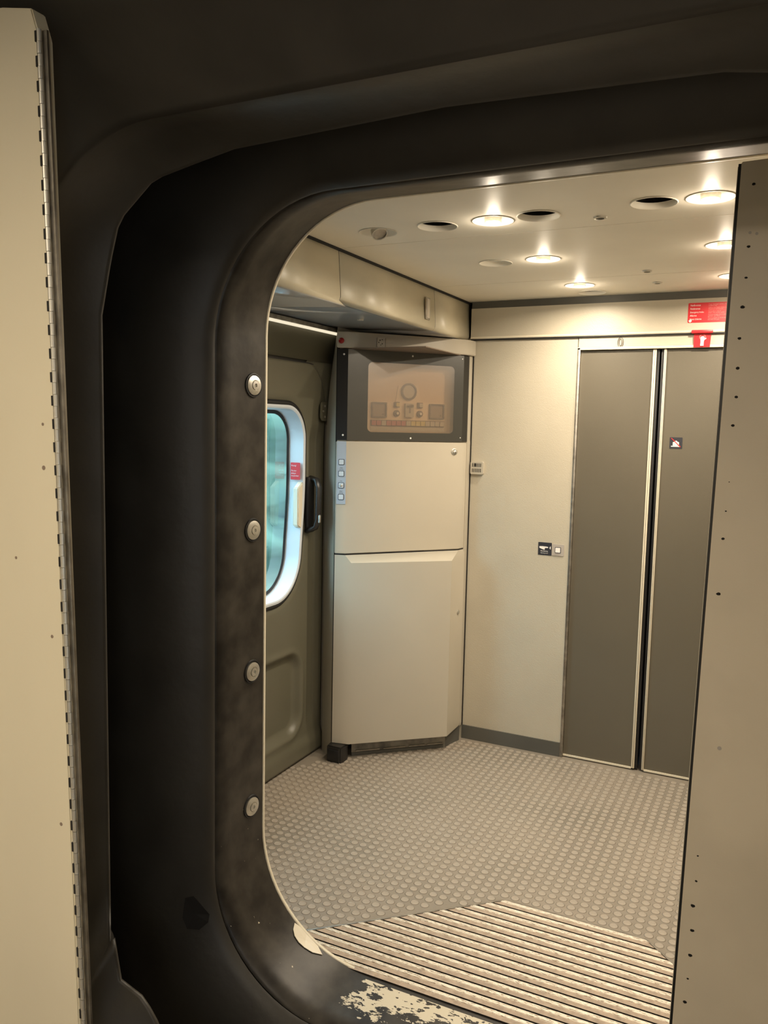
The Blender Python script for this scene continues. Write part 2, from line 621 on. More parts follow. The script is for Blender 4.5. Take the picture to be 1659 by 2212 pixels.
# ---- double sliding door
door2 = thing('door_2', 'olive-grey double door with pale edge profiles in the end wall', 'door', (-0.536, YE, 0), kind='structure')
def DP(name, a, b, m, bev=0): return under(B(name, a, b, m, None, bev), door2)
DP('door_leaf', (-0.889, YE + 0.012, 0.012), (-0.552, YE + 0.04, 1.950), M_leaf)
DP('door_leaf', (-0.520, YE + 0.012, 0.012), (-0.183, YE + 0.04, 1.950), M_leaf)
for x0, x1 in ((-0.567, -0.552), (-0.520, -0.509)):
    DP('edge_profile', (x0, YE + 0.004, 0.010), (x1, YE + 0.02, 1.951), M_trim, 0.002)
    DP('edge_groove', ((x0 + x1) / 2 - 0.0008, YE + 0.0025, 0.010), ((x0 + x1) / 2 + 0.0008, YE + 0.006, 1.951), M_alud)
DP('rubber_seal', (-0.552, YE + 0.012, 0.008), (-0.539, YE + 0.03, 1.95), M_gask, 0.003)
DP('rubber_seal', (-0.532, YE + 0.014, 0.008), (-0.520, YE + 0.03, 1.95), M_gask, 0.003)
DP('bottom_profile', (-0.889, YE + 0.006, 0.006), (-0.567, YE + 0.015, 0.014), M_trim)
DP('bottom_profile', (-0.509, YE + 0.006, 0.006), (-0.183, YE + 0.015, 0.014), M_trim)
DP('jamb', (-0.903, YE - 0.006, 0.0), (-0.889, YE + 0.04, 1.964), M_alud, 0.002)
DP('jamb', (-0.183, YE - 0.006, 0.0), (-0.170, YE + 0.04, 1.964), M_alud, 0.002)
DP('head_rail', (-0.903, YE - 0.006, 1.953), (-0.170, YE + 0.04, 1.965), M_trim, 0.002)

# ---- ceiling
LIGHTS = [(-0.827, 2.388), (-0.223, 2.360), (-0.835, 2.975), (-0.225, 2.955), (-0.835, 3.552), (-0.225, 3.535)]
DARK_LIGHT = (-1.213, 2.399)
VENTS = [(-1.005, 2.389), (-0.687, 2.380), (-0.365, 2.360), (-0.825, 3.745)]
BLANK = (-1.018, 2.985)
ceiling = thing('ceiling', 'cream ceiling panels with round lamp and vent openings', 'ceiling', (0, 0, ZC), kind='structure')
T_c = Matrix.Translation((0, 0, ZC))
def circ(x, y, r, n=28): return [(x + r * math.cos(2 * math.pi * k / n), y + r * math.sin(2 * math.pi * k / n)) for k in range(n)]
rows = [(2.02, 2.560), (2.5635, 3.398), (3.4015, 3.92)]
for (y0, y1) in rows:
    hs = [circ(x, y, 0.060) for (x, y) in LIGHTS + [DARK_LIGHT, BLANK] + VENTS if y0 < y < y1]
    bm = bmesh.new()
    plate_hole(bm, T_c, rect(-1.4405, y0, 1.0, y1), hs, 0.0, 0.012)
    under(link('ceiling_panel', bm, M_ceil), ceiling)
under(B('ceiling_backing', (-2.3, 2.0, ZC + 0.14), (1.0, 3.98, ZC + 0.16), M_hole), ceiling)

def downlight(x, y, lit, label):
    t = thing('downlight', label, 'ceiling light', (x, y, ZC), group='round downlights in the far ceiling')
    bm = bmesh.new()
    lathe(bm, [(0.0625, -0.0015), (0.0605, -0.0025), (0.0585, 0.0), (0.055, 0.010), (0.046, 0.020), (0.030, 0.027), (0.0, 0.028)], (0, 0, 0), (0, 0, 1))
    link('reflector_dish', bm, M_ceil, t, smooth='all')
    bm = bmesh.new()
    ax = Vector((0.0, 0.0, -1)) if lit else Vector((0.45, -0.35, -0.8)).normalized()
    c = Vector((0, 0, 0.024)) if lit else Vector((-0.004, 0.004, 0.016))
    lathe(bm, [(0.0, 0.0), (0.018, 0.0), (0.025, 0.010), (0.0255, 0.030), (0.0225, 0.030), (0.0220, 0.026)], c, ax)
    link('lamp_holder', bm, M_steel, t, smooth=True)
    bm = bmesh.new()
    lathe(bm, [(0.0, 0.028), (0.012, 0.0275), (0.022, 0.0262)], c, ax)
    b = link('bulb', bm, M_lampon if lit else M_alud, t, smooth='all')
    if lit:
        li = bpy.data.lights.new('downlight_beam', 'AREA')
        li.shape = 'DISK'
        li.size = 0.042
        li.energy = LAMP_W
        li.color = WARM
        li.spread = math.radians(165)
        lo = bpy.data.objects.new('downlight_beam', li)
        COL.objects.link(lo)
        lo.location = (0, 0, -0.0055)
        lo.parent = t
        li = bpy.data.lights.new('downlight_spill', 'POINT')      # sideways spill of the bulb's rim
        li.energy = LAMP_W * 0.085
        li.color = WARM
        li.shadow_soft_size = 0.016
        lo = bpy.data.objects.new('downlight_spill', li)
        COL.objects.link(lo)
        lo.location = (0, 0, -0.023)
        lo.parent = t
    return t
names = ['lit round downlight between two dark vents nearest the black frame',
         'lit round downlight at the right end of the nearest row, beside the right-hand panel',
         'lit round downlight right of the blank ceiling cover, middle row',
         'lit round downlight of the middle row, half cut off by the right-hand panel',
         'lit round downlight in front of the half-closed vent near the end wall',
         'lit round downlight mostly hidden behind the right-hand panel, last row']
for (x, y), n in zip(LIGHTS, names):
    downlight(x, y, True, n)
downlight(*DARK_LIGHT, False, 'unlit tilted spotlight in a round dish, leftmost in the ceiling')

def vent(x, y, label, half=False):
    t = thing('ceiling_vent', label, 'vent', (x, y, ZC), group='round air vents in the far ceiling')
    bm = bmesh.new()
    lathe(bm, [(0.063, -0.001), (0.0605, -0.003), (0.0585, 0.0), (0.0565, 0.014)], (0, 0, 0), (0, 0, 1))
    link('vent_collar', bm, M_ceil, t, smooth=True)
    bm = bmesh.new()
    lathe(bm, [(0.0568, 0.0142), (0.075, 0.017), (0.075, 0.09), (0.0, 0.09)], (0, 0, 0), (0, 0, 1))
    link('duct', bm, M_duct, t, smooth=True)
    bm = bmesh.new()
    for k in range(-4, 5):
        w = math.sqrt(max(0, 0.052 ** 2 - (k * 0.0115) ** 2))
        box(bm, (k * 0.0115 - 0.0008, -w, 0.045), (k * 0.0115 + 0.0008, w, 0.050))
    link('grille', bm, M_black, t)
    if half:
        bm = bmesh.new()
        T = Matrix.Translation((0, 0, 0.012))
        plate(bm, T, [(0.054 * math.cos(a * math.pi / 12 + 1.9), 0.054 * math.sin(a * math.pi / 12 + 1.9)) for a in range(13)], 0, 0.002)
        link('flap', bm, M_kick, t)
    return t
for (x, y), n, h in zip(VENTS, ['round dark air vent between the unlit spotlight and a lit downlight',
                                'round dark air vent just right of the nearest lit downlight',
                                'round dark air vent left of the right-hand downlight, nearest row',
                                'round air vent with a half-closed flap, closest to the end wall'], (0, 0, 0, 1)):
    vent(x, y, n, h)
t = thing('ceiling_cover', 'blank round cover dish in the ceiling, middle row', 'cover', (*BLANK, ZC))
bm = bmesh.new()
lathe(bm, [(0.0625, -0.001), (0.0605, -0.0025), (0.0585, 0.0), (0.057, 0.014), (0.0, 0.014)], (0, 0, 0), (0, 0, 1))
link('dish', bm, M_ceil, t, smooth=True)
B('slot', (-0.03, 0.012, 0.0125), (0.035, 0.015, 0.0145), M_kick, t)

def nozzle(x, y, label):
    t = thing('sprinkler_nozzle', label, 'nozzle', (x, y, ZC), group='small chrome nozzles in the ceiling')
    bm = bmesh.new()
    lathe(bm, [(0.020, 0.0), (0.018, -0.004), (0.012, -0.005), (0.012, -0.001), (0.0, -0.001)], (0, 0, 0), (0, 0, 1), 20)
    link('rosette', bm, M_steel, t, smooth=True)
    bm = bmesh.new()
    lathe(bm, [(0.010, -0.0012), (0.0, -0.0014)], (0, 0, 0), (0, 0, 1), 16)
    link('opening', bm, M_hole, t)
nozzle(-0.528, 2.461, 'small round chrome ring with dark centre, in the nearest ceiling row')
nozzle(-0.526, 3.324, 'small chrome nozzle just before the last ceiling seam')
nozzle(-0.525, 3.590, 'small chrome nozzle just past the last ceiling seam')

# ---- left bulkhead (cove box) + soffit, three panels
bulk = thing('trim_3', 'cream cove box along the left of the ceiling with grey underside', 'ceiling cove', (-1.43, 2.0, 2.0), kind='structure')
def bulk_profile(y):
    # face from ceiling down, rounded edge, then soffit outwards
    pts = [(-1.452, 2.192), (-1.446, 2.1895)]
    pts += [(-1.436, 2.05)]
    r = 0.022
    for k in range(6):
        a = math.radians(90 * k / 5)
        pts.append((-1.436 - r + r * math.cos(a), 2.030 - r * math.sin(a)))
    pts += [(-1.464, 2.0083), (-1.93, 2.030)]
    return pts
for (y0, y1) in ((2.03, 2.557), (2.563, 3.417), (3.423, 3.90)):
    bm = bmesh.new()
    pr = bulk_profile(0)
    rows_ = []
    for y in (y0, y1):
        out = []
        for i, (x, z) in enumerate(pr):
            yy = y
            if i >= 6 and abs(y - y1) < 1e-6 and y1 < 2.6:   # the seam runs off towards the door under the soffit
                yy = y + 0.10 * min(1, (i - 5) / 4)
            if i >= 6 and abs(y - y0) < 1e-6 and 2.5 < y0 < 2.6:
                yy = y + 0.10 * min(1, (i - 5) / 4)
            out.append(bm.verts.new((x, yy, z)))
        rows_.append(out)
    for k in range(len(pr) - 1):
        f = bm.faces.new((rows_[0][k], rows_[0][k + 1], rows_[1][k + 1], rows_[1][k]))
        f.material_index = 0 if k < 7 else 1
    o = link('cove_panel', bm, [M_bulk, M_soff], None, smooth='all')
    thicken(o, 0.012)
    under(o, bulk)
under(B('cove_backing', (-2.2, 2.03, 2.06), (-1.48, 3.95, 2.30), M_hole), bulk)
for yb in (2.560, 3.420):
    bm = bmesh.new()
    pr = bulk_profile(0)
    rr_ = []
    for y in (yb - 0.012, yb + 0.012):
        rr_.append([bm.verts.new((x - (0.0015 if i < 7 else 0), y + (0.10 * min(1, (i - 5) / 4) if i >= 6 and yb < 3 else 0), z + (0.002 if i > 3 else 0))) for i, (x, z) in enumerate(pr)])
    for k in range(len(pr) - 1): bm.faces.new((rr_[0][k], rr_[0][k + 1], rr_[1][k + 1], rr_[1][k]))
    under(link('seam_filler', bm, M_hole, None), bulk)
under(B('seam_filler', (-1.480, 2.03, 2.186), (-1.4405, 3.90, 2.212), M_hole), bulk)
gr = under(B('vent_slit_frame', (-1.437, 3.298, 2.045), (-1.429, 3.342, 2.139), M_alud, None, 0.002), bulk)
B('vent_slit', (-1.4290, 3.305, 2.052), (-1.4275, 3.335, 2.132), M_cgrey, gr)
nz = thing('reading_lamp_nozzle', 'small chrome nozzle in the grey underside of the cove', 'nozzle', (-1.60, 3.02, 2.014))
bm = bmesh.new()
lathe(bm, [(0.014, 0.001), (0.013, -0.003), (0.008, -0.003), (0.007, 0.0), (0.0, 0.0)], (0, 0, 0), (0, 0, 1), 20)
link('rosette', bm, M_steel, nz, smooth=True)

# ---- strip light along the side wall
t = thing('strip_light', 'long thin glowing strip light above the side door', 'light', (-1.945, 2.1, 2.028))
o = under(B('diffuser', (-1.920, 2.06, 1.999), (-1.894, 3.40, 2.006), M_strip), t)
o = under(B('housing', (-1.924, 2.05, 2.0062), (-1.888, 3.42, 2.024), M_alud), t)

# ---- side wall + header + pillar
def wx(z):   # inner face of the side wall leans in near the top
    if z < 1.45: return -1.977
    t_ = (z - 1.45) / 0.58
    return -1.977 + 0.058 * t_ ** 2.0
wl = thing('wall_left', 'olive side wall section above the outer door', 'wall', (-2.0, 3.0, 0), kind='structure')
bm = bmesh.new()
zs = [1.868 + 0.02 * k for k in range(9)]
lo = [[bm.verts.new((wx(z) + 0.006, y, z)) for z in zs] for y in (2.0, 3.395)]
for k in range(len(zs) - 1): bm.faces.new((lo[0][k], lo[1][k], lo[1][k + 1], lo[0][k + 1]))
o = link('header_panel', bm, M_olive, None, smooth='all')
thicken(o, 0.03)
under(o, wl)
under(B('sill_strip', (-2.10, 2.0, 0.0), (-1.992, 3.42, 0.02), M_alud), wl)
# pillar between door and cabinet
bm = bmesh.new()
zs = [0.0 + 2.03 * k / 24 for k in range(25)]
q = []
for z in zs:
    q.append([bm.verts.new((wx(z) + 0.003, 3.405, z)), bm.verts.new((wx(z) + 0.024, 3.362, z)), bm.verts.new((-1.868, 3.309, z)), bm.verts.new((-1.868, 3.90, z)), bm.verts.new((-2.06, 3.90, z)), bm.verts.new((-2.06, 3.43, z))])
for a, b in zip(q, q[1:]):
    for k in range(6): bm.faces.new((a[k], a[(k + 1) % 6], b[(k + 1) % 6], b[k]))
bm.faces.new(q[0]); bm.faces.new(q[-1])
under(link('door_pillar', bm, M_cab, None, smooth=True), wl)

# ---- the outer door
door1 = thing('door_1', 'olive outer door with rounded window and recessed lower panel', 'door', (-1.98, 2.7, 0), kind='structure')
WY0, WY1, WZ0, WZ1 = 2.50, 3.203, 0.805, 1.657
def sdrr(y, z, y0, y1, z0, z1, r):
    cx, cz = (y0 + y1) / 2, (z0 + z1) / 2
    qx, qz = abs(y - cx) - (y1 - y0) / 2 + r, abs(z - cz) - (z1 - z0) / 2 + r
    return math.hypot(max(qx, 0), max(qz, 0)) + min(max(qx, qz), 0) - r
def sst(a, b, v):
    t_ = min(1, max(0, (v - a) / (b - a)))
    return t_ * t_ * (3 - 2 * t_)
def skew(z): return 0.035 * sst(1.35, 0.85, z)      # window edge runs in slightly lower down
def wr(z): return 0.15 if z > 1.2 else 0.19
def doorx(y, z):
    x = wx(z) - 0.004
    dw = sdrr(y + skew(z), z, WY0, WY1, WZ0, WZ1, wr(z))
    x -= 0.012 * sst(0.055, 0.01, dw)               # shallow dish round the window
    # vertical channel on the hinge side
    ch = sst(3.255, 3.285, y) * (1 - sst(3.33, 3.365, y)) * sst(0.10, 0.25, z) * (1 - sst(1.50, 1.60, z))
    x -= 0.018 * ch
    # lower recessed panel
    dp = sdrr(y, z, 2.2, 3.215, 0.135, 0.545, 0.11)
    x -= 0.030 * sst(0.0, -0.045, dp)
    # raised lip right round it
    x += 0.006 * math.exp(-(dp / 0.018) ** 2)
    # bottom skirt steps out
    x += 0.012 * (1 - sst(0.06, 0.12, z))
    return x
def doortop(y):
    # rounded top right corner
    if y < 3.19: return 1.856
    t_ = min(1, (y - 3.19) / 0.205)
    return 1.856 - 0.26 * (1 - math.sqrt(max(0, 1 - t_ ** 2)))
ny, nz_ = 150, 190
bm = bmesh.new()
g = []
for i in range(ny + 1):
    y = 2.05 + (3.395 - 2.05) * i / ny
    zt = doortop(y)
    g.append([bm.verts.new((doorx(y, 0.012 + (zt - 0.012) * k / nz_), y, 0.012 + (zt - 0.012) * k / nz_)) for k in range(nz_ + 1)])
for i in range(ny):
    for k in range(nz_):
        vs = (g[i][k], g[i + 1][k], g[i + 1][k + 1], g[i][k + 1])
        cy = sum(v.co.y for v in vs) / 4; cz = sum(v.co.z for v in vs) / 4
        if sdrr(cy + skew(cz), cz, WY0, WY1, WZ0, WZ1, wr(cz)) < 0.009: continue
        bm.faces.new(vs)
o = link('door_leaf', bm, M_olive, None, smooth='all')
thicken(o, 0.03)
under(o, door1)
# dark jamb filling the rounded corner gap
bm = bmesh.new()
prev = None
ys_ = [3.18 + 0.235 * k / 30 for k in range(31)]
lo = [(bm.verts.new((wx(1.75) - 0.012, y, doortop(min(y, 3.395)) - 0.012)), bm.verts.new((wx(1.87) + 0.003, y, 1.875))) for y in ys_]
for a, b in zip(lo, lo[1:]): bm.faces.new((a[0], b[0], b[1], a[1]))
under(link('jamb_corner', bm, M_olive, None), door1)
under(B('door_head_gap', (-2.02, 2.0, 1.855), (-1.957, 3.25, 1.872), M_gask), door1)
under(B('door_backing', (-2.10, 2.0, -0.02), (-2.06, 2.45, 2.2), M_hole), door1)

def win_loop(off, x, n=14, use_wx=False):
    """rounded window outline grown by off, at depth x"""
    y0, y1, z0, z1 = WY0 - off, WY1 + off, WZ0 - off, WZ1 + off
    pts = []
    for (cy, cz, r, a0) in ((y1, z0, 0.19 + off, -90), (y1, z1, 0.15 + off, 0), (y0, z1, 0.15 + off, 90), (y0, z0, 0.19 + off, 180)):
        sy = 1 if cy == y1 else -1
        sz = 1 if cz == z1 else -1
        for k in range(n + 1):
            a = math.radians(a0 + 90 * k / n)
            yy = cy - sy * r + r * math.cos(a); zz = cz - sz * r + r * math.sin(a)
            pts.append((yy, zz))
    # densify long sides
    out = []
    m = len(pts)
    for i in range(m):
        a, b = pts[i], pts[(i + 1) % m]
        d = math.dist(a, b)
        k = max(1, int(d / 0.04))
        for t_ in range(k):
            out.append((a[0] + (b[0] - a[0]) * t_ / k, a[1] + (b[1] - a[1]) * t_ / k))
    return [Vector(((x if not use_wx else wx(z) + x), y - skew(z) * (1 if y > 2.8 else 0), z)) for y, z in out]
def ringloft(name, loops, m, par, smooth='all'):
    bm = bmesh.new()
    R_ = [[bm.verts.new(v) for v in l] for l in loops]
    n = len(R_[0])
    for a, b in zip(R_, R_[1:]):
        for k in range(n): bm.faces.new((a[k], a[(k + 1) % n], b[(k + 1) % n], b[k]))
    return under(link(name, bm, m, None, smooth=smooth), par)
ringloft('window_gasket', [win_loop(0.032, -0.022, use_wx=True), win_loop(0.030, -0.004, use_wx=True), win_loop(0.016, 0.002, use_wx=True), win_loop(0.007, -0.006, use_wx=True)], M_gask, door1)
fr = ringloft('window_frame', [win_loop(0.010, -0.012, use_wx=True), win_loop(0.010, 0.004, use_wx=True), win_loop(0.0, 0.006, use_wx=True), win_loop(-0.006, 0.002, use_wx=True), win_loop(-0.012, -0.070, use_wx=True), win_loop(-0.012, -0.073, use_wx=True)], M_reveal, door1, smooth=True)
ringloft('glass_gasket', [win_loop(-0.010, -0.073, use_wx=True), win_loop(-0.018, -0.068, use_wx=True), win_loop(-0.028, -0.074, use_wx=True)], M_gask, door1)
bm = bmesh.new()
l1 = win_loop(-0.015, -0.0735, use_wx=True)
l2 = [v + Vector((-0.006, 0, 0)) for v in l1]
for l in (l1,):
    vs = [bm.verts.new(v) for v in l]
    # strip triangulation keeps the curved pane smooth
    tr = tessellate_polygon([[Vector((v.y, v.z, 0)) for v in l]])
    for t_ in tr:
        bm.faces.new([vs[i] for i in t_])
pane = under(link('window_pane', bm, M_glass, None, smooth='all'), door1)
# latch block in the reveal
bm = bmesh.new()
prism(bm, [(-1.974, 3.196, 1.325), (-1.974, 3.196, 1.105), (-1.974, 3.155, 1.125), (-1.974, 3.155, 1.298)], (-0.028, 0, 0))
bmesh.ops.bevel(bm, geom=list(bm.edges), offset=0.004, segments=2, affect='EDGES')
under(link('latch_block', bm, M_trim, None, smooth=True), door1)
# warning sticker on the far reveal, facing -Y
T_r = frame_mat((0, 3.184, 0), (1, 0, 0), (0, -1, 0))
st = PL('warning_sticker', T_r, rrect(0.050, 0.078, 0.003, 3, -2.008, 1.372), 0.0, 0.0012, M_red)
under(st, door1)
st['label'] = 'small red warning sticker on the white window reveal'
for i, s in enumerate(['Warning!', '', 'This door', 'exiting is', 'not permitted']):
    if s: text('sticker_text', s, T_r, -2.030, 1.394 - i * 0.0115, 0.0095, M_white, st, depth=0.0016, squeeze=0.75).matrix_parent_inverse = st.matrix_basis.inverted()
# small etched mark at the top of the pane
T_g = frame_mat((-2.0415, 0, 0), (0, 1, 0), (1, 0, 0))
o = text('etched_mark', '\u201cI', T_g, 3.135, 1.595, 0.028, M_white, None, depth=0.0)
under(o, door1)
# pull handle
bm = bmesh.new()
ctr = [(-1.975, 3.262, 1.338), (-1.938, 3.258, 1.330), (-1.926, 3.256, 1.295), (-1.926, 3.252, 1.150), (-1.936, 3.246, 1.112), (-1.975, 3.232, 1.095)]
prev = None
rings = []
for i, c in enumerate(ctr):
    c = Vector(c)
    tn = (Vector(ctr[min(i + 1, 5)]) - Vector(ctr[max(i - 1, 0)])).normalized()
    s1 = tn.cross(Vector((0, 1, 0))).normalized()
    s2 = tn.cross(s1).normalized()
    rings.append([bm.verts.new(c + s1 * 0.013 * math.cos(a * math.pi / 6) + s2 * 0.020 * math.sin(a * math.pi / 6)) for a in range(12)])
for a, b in zip(rings, rings[1:]):
    for k in range(12): bm.faces.new((a[k], a[(k + 1) % 12], b[(k + 1) % 12], b[k]))
bm.faces.new(rings[0]); bm.faces.new(rings[-1])
hd = link('door_handle', bm, M_black, None, smooth='all'); under(hd, door1)
under(B('handle_base', (-1.986, 3.225, 1.085), (-1.962, 3.285, 1.345), M_black, None, 0.008), door1)
o = B('handle_button', (-1.928, 3.240, 1.135), (-1.9095, 3.252, 1.172), M_steel, None, 0.004)
under(o, door1)
# hinges
h = thing('x', None, None, (-1.975, 3.36, 1.65)); h.name = 'hinge_plate'
bpy.data.objects.remove(h)
bm = bmesh.new()
T_h = frame_mat((-1.962, 0, 0), (0, 1, 0), (1, 0, 0))
plate(bm, T_h, rrect(0.085, 0.088, 0.02, 5, 3.362, 1.647), 0.0, 0.006)
hp = link('hinge_plate', bm, M_olive, None); under(hp, door1)
for (yy, zz) in ((3.352, 1.672), (3.338, 1.647), (3.352, 1.622)):
    bm = bmesh.new(); cyl(bm, (-1.956, yy, zz), (1, 0, 0), 0.0055, 0.003, 12)
    sub(link('screw', bm, M_steel, None, smooth=True), hp)
def barrel(z0, z1):
    bm = bmesh.new(); cyl(bm, (-1.955, 3.398, z0), (0, 0, 1), 0.012, z1 - z0, 16)
    under(link('hinge_barrel', bm, M_olive, None, smooth=True), door1)
barrel(1.552, 1.618); barrel(1.621, 1.690)
barrel(0.120, 0.198); barrel(0.201, 0.280)

under(B('door_rebate', (-2.062, 3.388, -0.03), (-1.990, 3.44, 2.02), M_gask), wl)
# ---- outside: leafy bank beyond the window and track bed
bm = bmesh.new()
n1, n2 = 60, 24
gg = []
for i in range(n1 + 1):
    col_ = []
    for k in range(n2 + 1):
        y = -6 + 34 * i / n1
        s = k / n2
        z = -1.2 + 3.6 * s
        x = -5.0 - 2.2 * s - 0.5 * math.sin(y * 1.7 + k) * 0.6 - random.random() * 0.5
        col_.append(bm.verts.new((x, y, z)))
    gg.append(col_)
for i in range(n1):
    for k in range(n2): bm.faces.new((gg[i][k], gg[i + 1][k], gg[i + 1][k + 1], gg[i][k + 1]))
tag(link('leafy_embankment', bm, M_leaves, None, smooth='all'), 'green leafy embankment outside the door window', 'embankment', kind='structure')
struct(B('ground_outside', (-5.2, -8, -1.25), (-2.6, 30, -1.2), mat('track_ballast', (0.16, 0.17, 0.17, 1), 0.9)), 'grey ballast strip outside beside the train', 'ground')

# ================================================================== GRATE
grate = thing('floor_grate', 'ribbed entrance grate of worn aluminium and brown slats', 'floor grate', (-0.53, 2.25, 0))
pit = 0.0372
def xl(y):
    return -1.262 + (y - 2.092) * (0.505 / 0.460) if y > 2.092 else -1.262 - (2.092 - y) * 0.55
def xr(y):
    return 0.190 - (y - 2.095) * (0.490 / 0.457) if y > 2.095 else 0.190 + (2.095 - y) * 0.8
yy = 2.548
idx = 0
while yy - 0.031 > 1.965:
    y_far, y_near = yy, yy - 0.0315
    bm = bmesh.new()
    # cross-section, far -> near: ribbed aluminium rail, brown insert, near side painted black as gap shade
    sec = [(0, -0.020, 0), (0, 0.0015, 0), (0.0045, 0.0025, 0), (0.0060, 0.0008, 0), (0.0075, 0.0025, 0), (0.0115, 0.0025, 0), (0.0130, 0.0002, 1),
           (0.0294, 0.0002, 2), (0.0296, -0.020, 0)]
    xa = max(xl(y_far), xl(y_near)) + 0.006
    xb = min(xr(y_far), xr(y_near)) - 0.006
    A = [bm.verts.new((xl(yy - d) + 0.006 if yy > 2.1 else xa, yy - d, z)) for d, z, _ in sec]
    Bv = [bm.verts.new((xr(yy - d) - 0.006 if yy > 2.1 else xb, yy - d, z)) for d, z, _ in sec]
    for k in range(len(sec) - 1):
        f = bm.faces.new((A[k], Bv[k], Bv[k + 1], A[k + 1]))
        f.material_index = sec[k][2]
    bm.faces.new(A[::-1]); bm.faces.new(Bv)
    me_off = Vector((random.random() * 0.0, 0, 0))
    under(link('slat', bm, [M_slat, M_insert, M_hole]), grate)
    yy -= pit
    idx += 1
# frame strip round the cut corners
bm = bmesh.new()
fp = [(-1.300, 2.056), (-1.262, 2.092), (-0.757, 2.552), (-0.300, 2.552), (0.190, 2.095), (0.26, 2.03)]
for a, b in zip(fp, fp[1:]):
    a = Vector((*a, 0)); b = Vector((*b, 0)); d = (b - a).normalized(); n = Vector((-d.y, d.x, 0)) * 0.003
    prism(bm, [a - n + Vector((0, 0, -0.02)), b - n + Vector((0, 0, -0.02)), b + n + Vector((0, 0, -0.02)), a + n + Vector((0, 0, -0.02))], (0, 0, 0.0215))
under(link('grate_frame', bm, M_alud), grate)
# ================================================================== CABINET in the far-left corner
cab = thing('corner_cabinet', 'tall cream corner cabinet with smoked console window and lower door', 'cabinet', (-1.60, 3.55, 0))
def C(o): return under(o, cab)
Q = [(-1.862, 3.300), (-1.815, 3.315), (-1.425, 3.763), (-1.418, 3.815)]
Pp = [(-1.862, 3.300), (-1.782, 3.316), (-1.410, 3.640), (-1.412, 3.815)]
back = [(-1.412, 3.857), (-1.862, 3.857)]
def col_prism(name, plan, z0, z1, m, bev=0.0):
    bm = bmesh.new()
    prism(bm, [(x, y, z0) for x, y in plan], (0, 0, z1 - z0))
    if bev: bmesh.ops.bevel(bm, geom=list(bm.edges), offset=bev, segments=2, affect='EDGES')
    return C(link(name, bm, m, None, smooth=bev > 0))
inset = lambda plan, d: [(x - d * 0.75, y + d * 0.65) for x, y in plan]
col_prism('carcass', [(-1.860, 3.306)] + [(x - 0.010, y + 0.008) for x, y in Q[1:3]] + [(-1.424, 3.82)] + [(-1.414, 3.822), (-1.414, 3.856), (-1.858, 3.856)], 0.08, 1.520, M_cab)
# recessed console box behind the acrylic is built from plates, so the carcass stops below it
Qu = Vector((0.39, 0.448, 0)).normalized(); Qn = Vector((Qu.y, -Qu.x, 0))
T_q = frame_mat((-1.815, 3.315, 0), Qu, Qn)
QL = 0.594
# upper door: slab with its chamfers
def slab_from_plan(name, plan, z0, z1, m, th=0.014, bev=0.003):
    inner = [(x - th * 0.7, y + th * 0.7) for x, y in plan][::-1]
    bm = bmesh.new()
    prism(bm, [(x, y, z0) for x, y in plan + inner], (0, 0, z1 - z0))
    if bev: bmesh.ops.bevel(bm, geom=list(bm.edges), offset=bev, segments=2, affect='EDGES')
    return C(link(name, bm, m, None, smooth=True))
ud = slab_from_plan('upper_door', [Q[0], Q[1], Q[2], Q[3]], 0.990, 1.512, M_cab)
# lower door: bulged slab with bevelled top
bm = bmesh.new()
lowplan = [(x, y) for x, y in Pp]
loops_ = []
def lp(plan, z): return [bm.verts.new((x, y, z)) for x, y in plan]
bk = [(-1.424, 3.82), (-1.80, 3.40), (-1.862, 3.33)]
l0 = lp(Pp + bk, 0.080)
l1 = lp(Pp + bk, 0.950)
l2 = lp(Q + bk, 0.984)
bm.faces.new(l0)
for a, b in ((l0, l1), (l1, l2)):
    for k in range(7): bm.faces.new((a[k], a[(k + 1) % 7], b[(k + 1) % 7], b[k]))
bm.faces.new(l2[::-1])
bmesh.ops.bevel(bm, geom=[e for e in bm.edges if len(e.link_faces) == 2 and e.calc_face_angle(0) > 0.15], offset=0.0025, segments=2, affect='EDGES')
ld = C(link('lower_door', bm, M_cab, None, smooth=True))
C(P('door_gap', [(-1.866, 3.3015, 0.983), (-1.816, 3.3165, 0.983), (-1.428, 3.765, 0.983), (-1.421, 3.817, 0.983), (-1.44, 3.83, 0.983), (-1.86, 3.34, 0.983)], (0, 0, 0.0075), M_hole))
C(B('edge_gap', (-1.8690, 3.3045, 0.08), (-1.8618, 3.32, 1.99), M_hole))
C(P('edge_gap', [(-1.4125, 3.853, 0.07), (-1.4125, 3.859, 0.07), (-1.409, 3.859, 0.07), (-1.409, 3.853, 0.07)], (0, 0, 1.93), M_hole))
# side frame strip on the right, meeting the end wall
C(P('side_frame', [(-1.4155, 3.8165, 0.070), (-1.4155, 3.858, 0.070), (-1.425, 3.858, 0.070), (-1.425, 3.8165, 0.070)], (0, 0, 1.865), M_cab))
# header with socket
hp_ = [(-1.864, 3.294), (-1.815, 3.309), (-1.420, 3.762), (-1.404, 3.812), (-1.400, 3.857), (-1.862, 3.857)]
hd_ = col_prism('header', hp_, 1.934, 2.006, M_cab, 0.003)
T_hd = frame_mat((-1.815, 3.309, 0), Vector((0.395, 0.453, 0)), Vector((0.453, -0.395, 0)))
sk = PL('socket', T_hd, rrect(0.040, 0.044, 0.004, 4, 0.160, 1.966), 0.0, 0.007, M_cab); C(sk)
for (dx, dz, r) in ((-0.006, 0.009, 0.0028), (0.005, 0.012, 0.0022), (-0.012, -0.001, 0.0026), (0.005, -0.006, 0.0026), (-0.002, -0.012, 0.002)):
    bm = bmesh.new(); cyl(bm, T_hd @ Vector((0.160 + dx, 1.966 + dz, 0.0071)), T_hd.to_3x3() @ Vector((0, 0, 1)), r, 0.0006, 10)
    sub(link('socket_hole', bm, M_hole, None), sk)
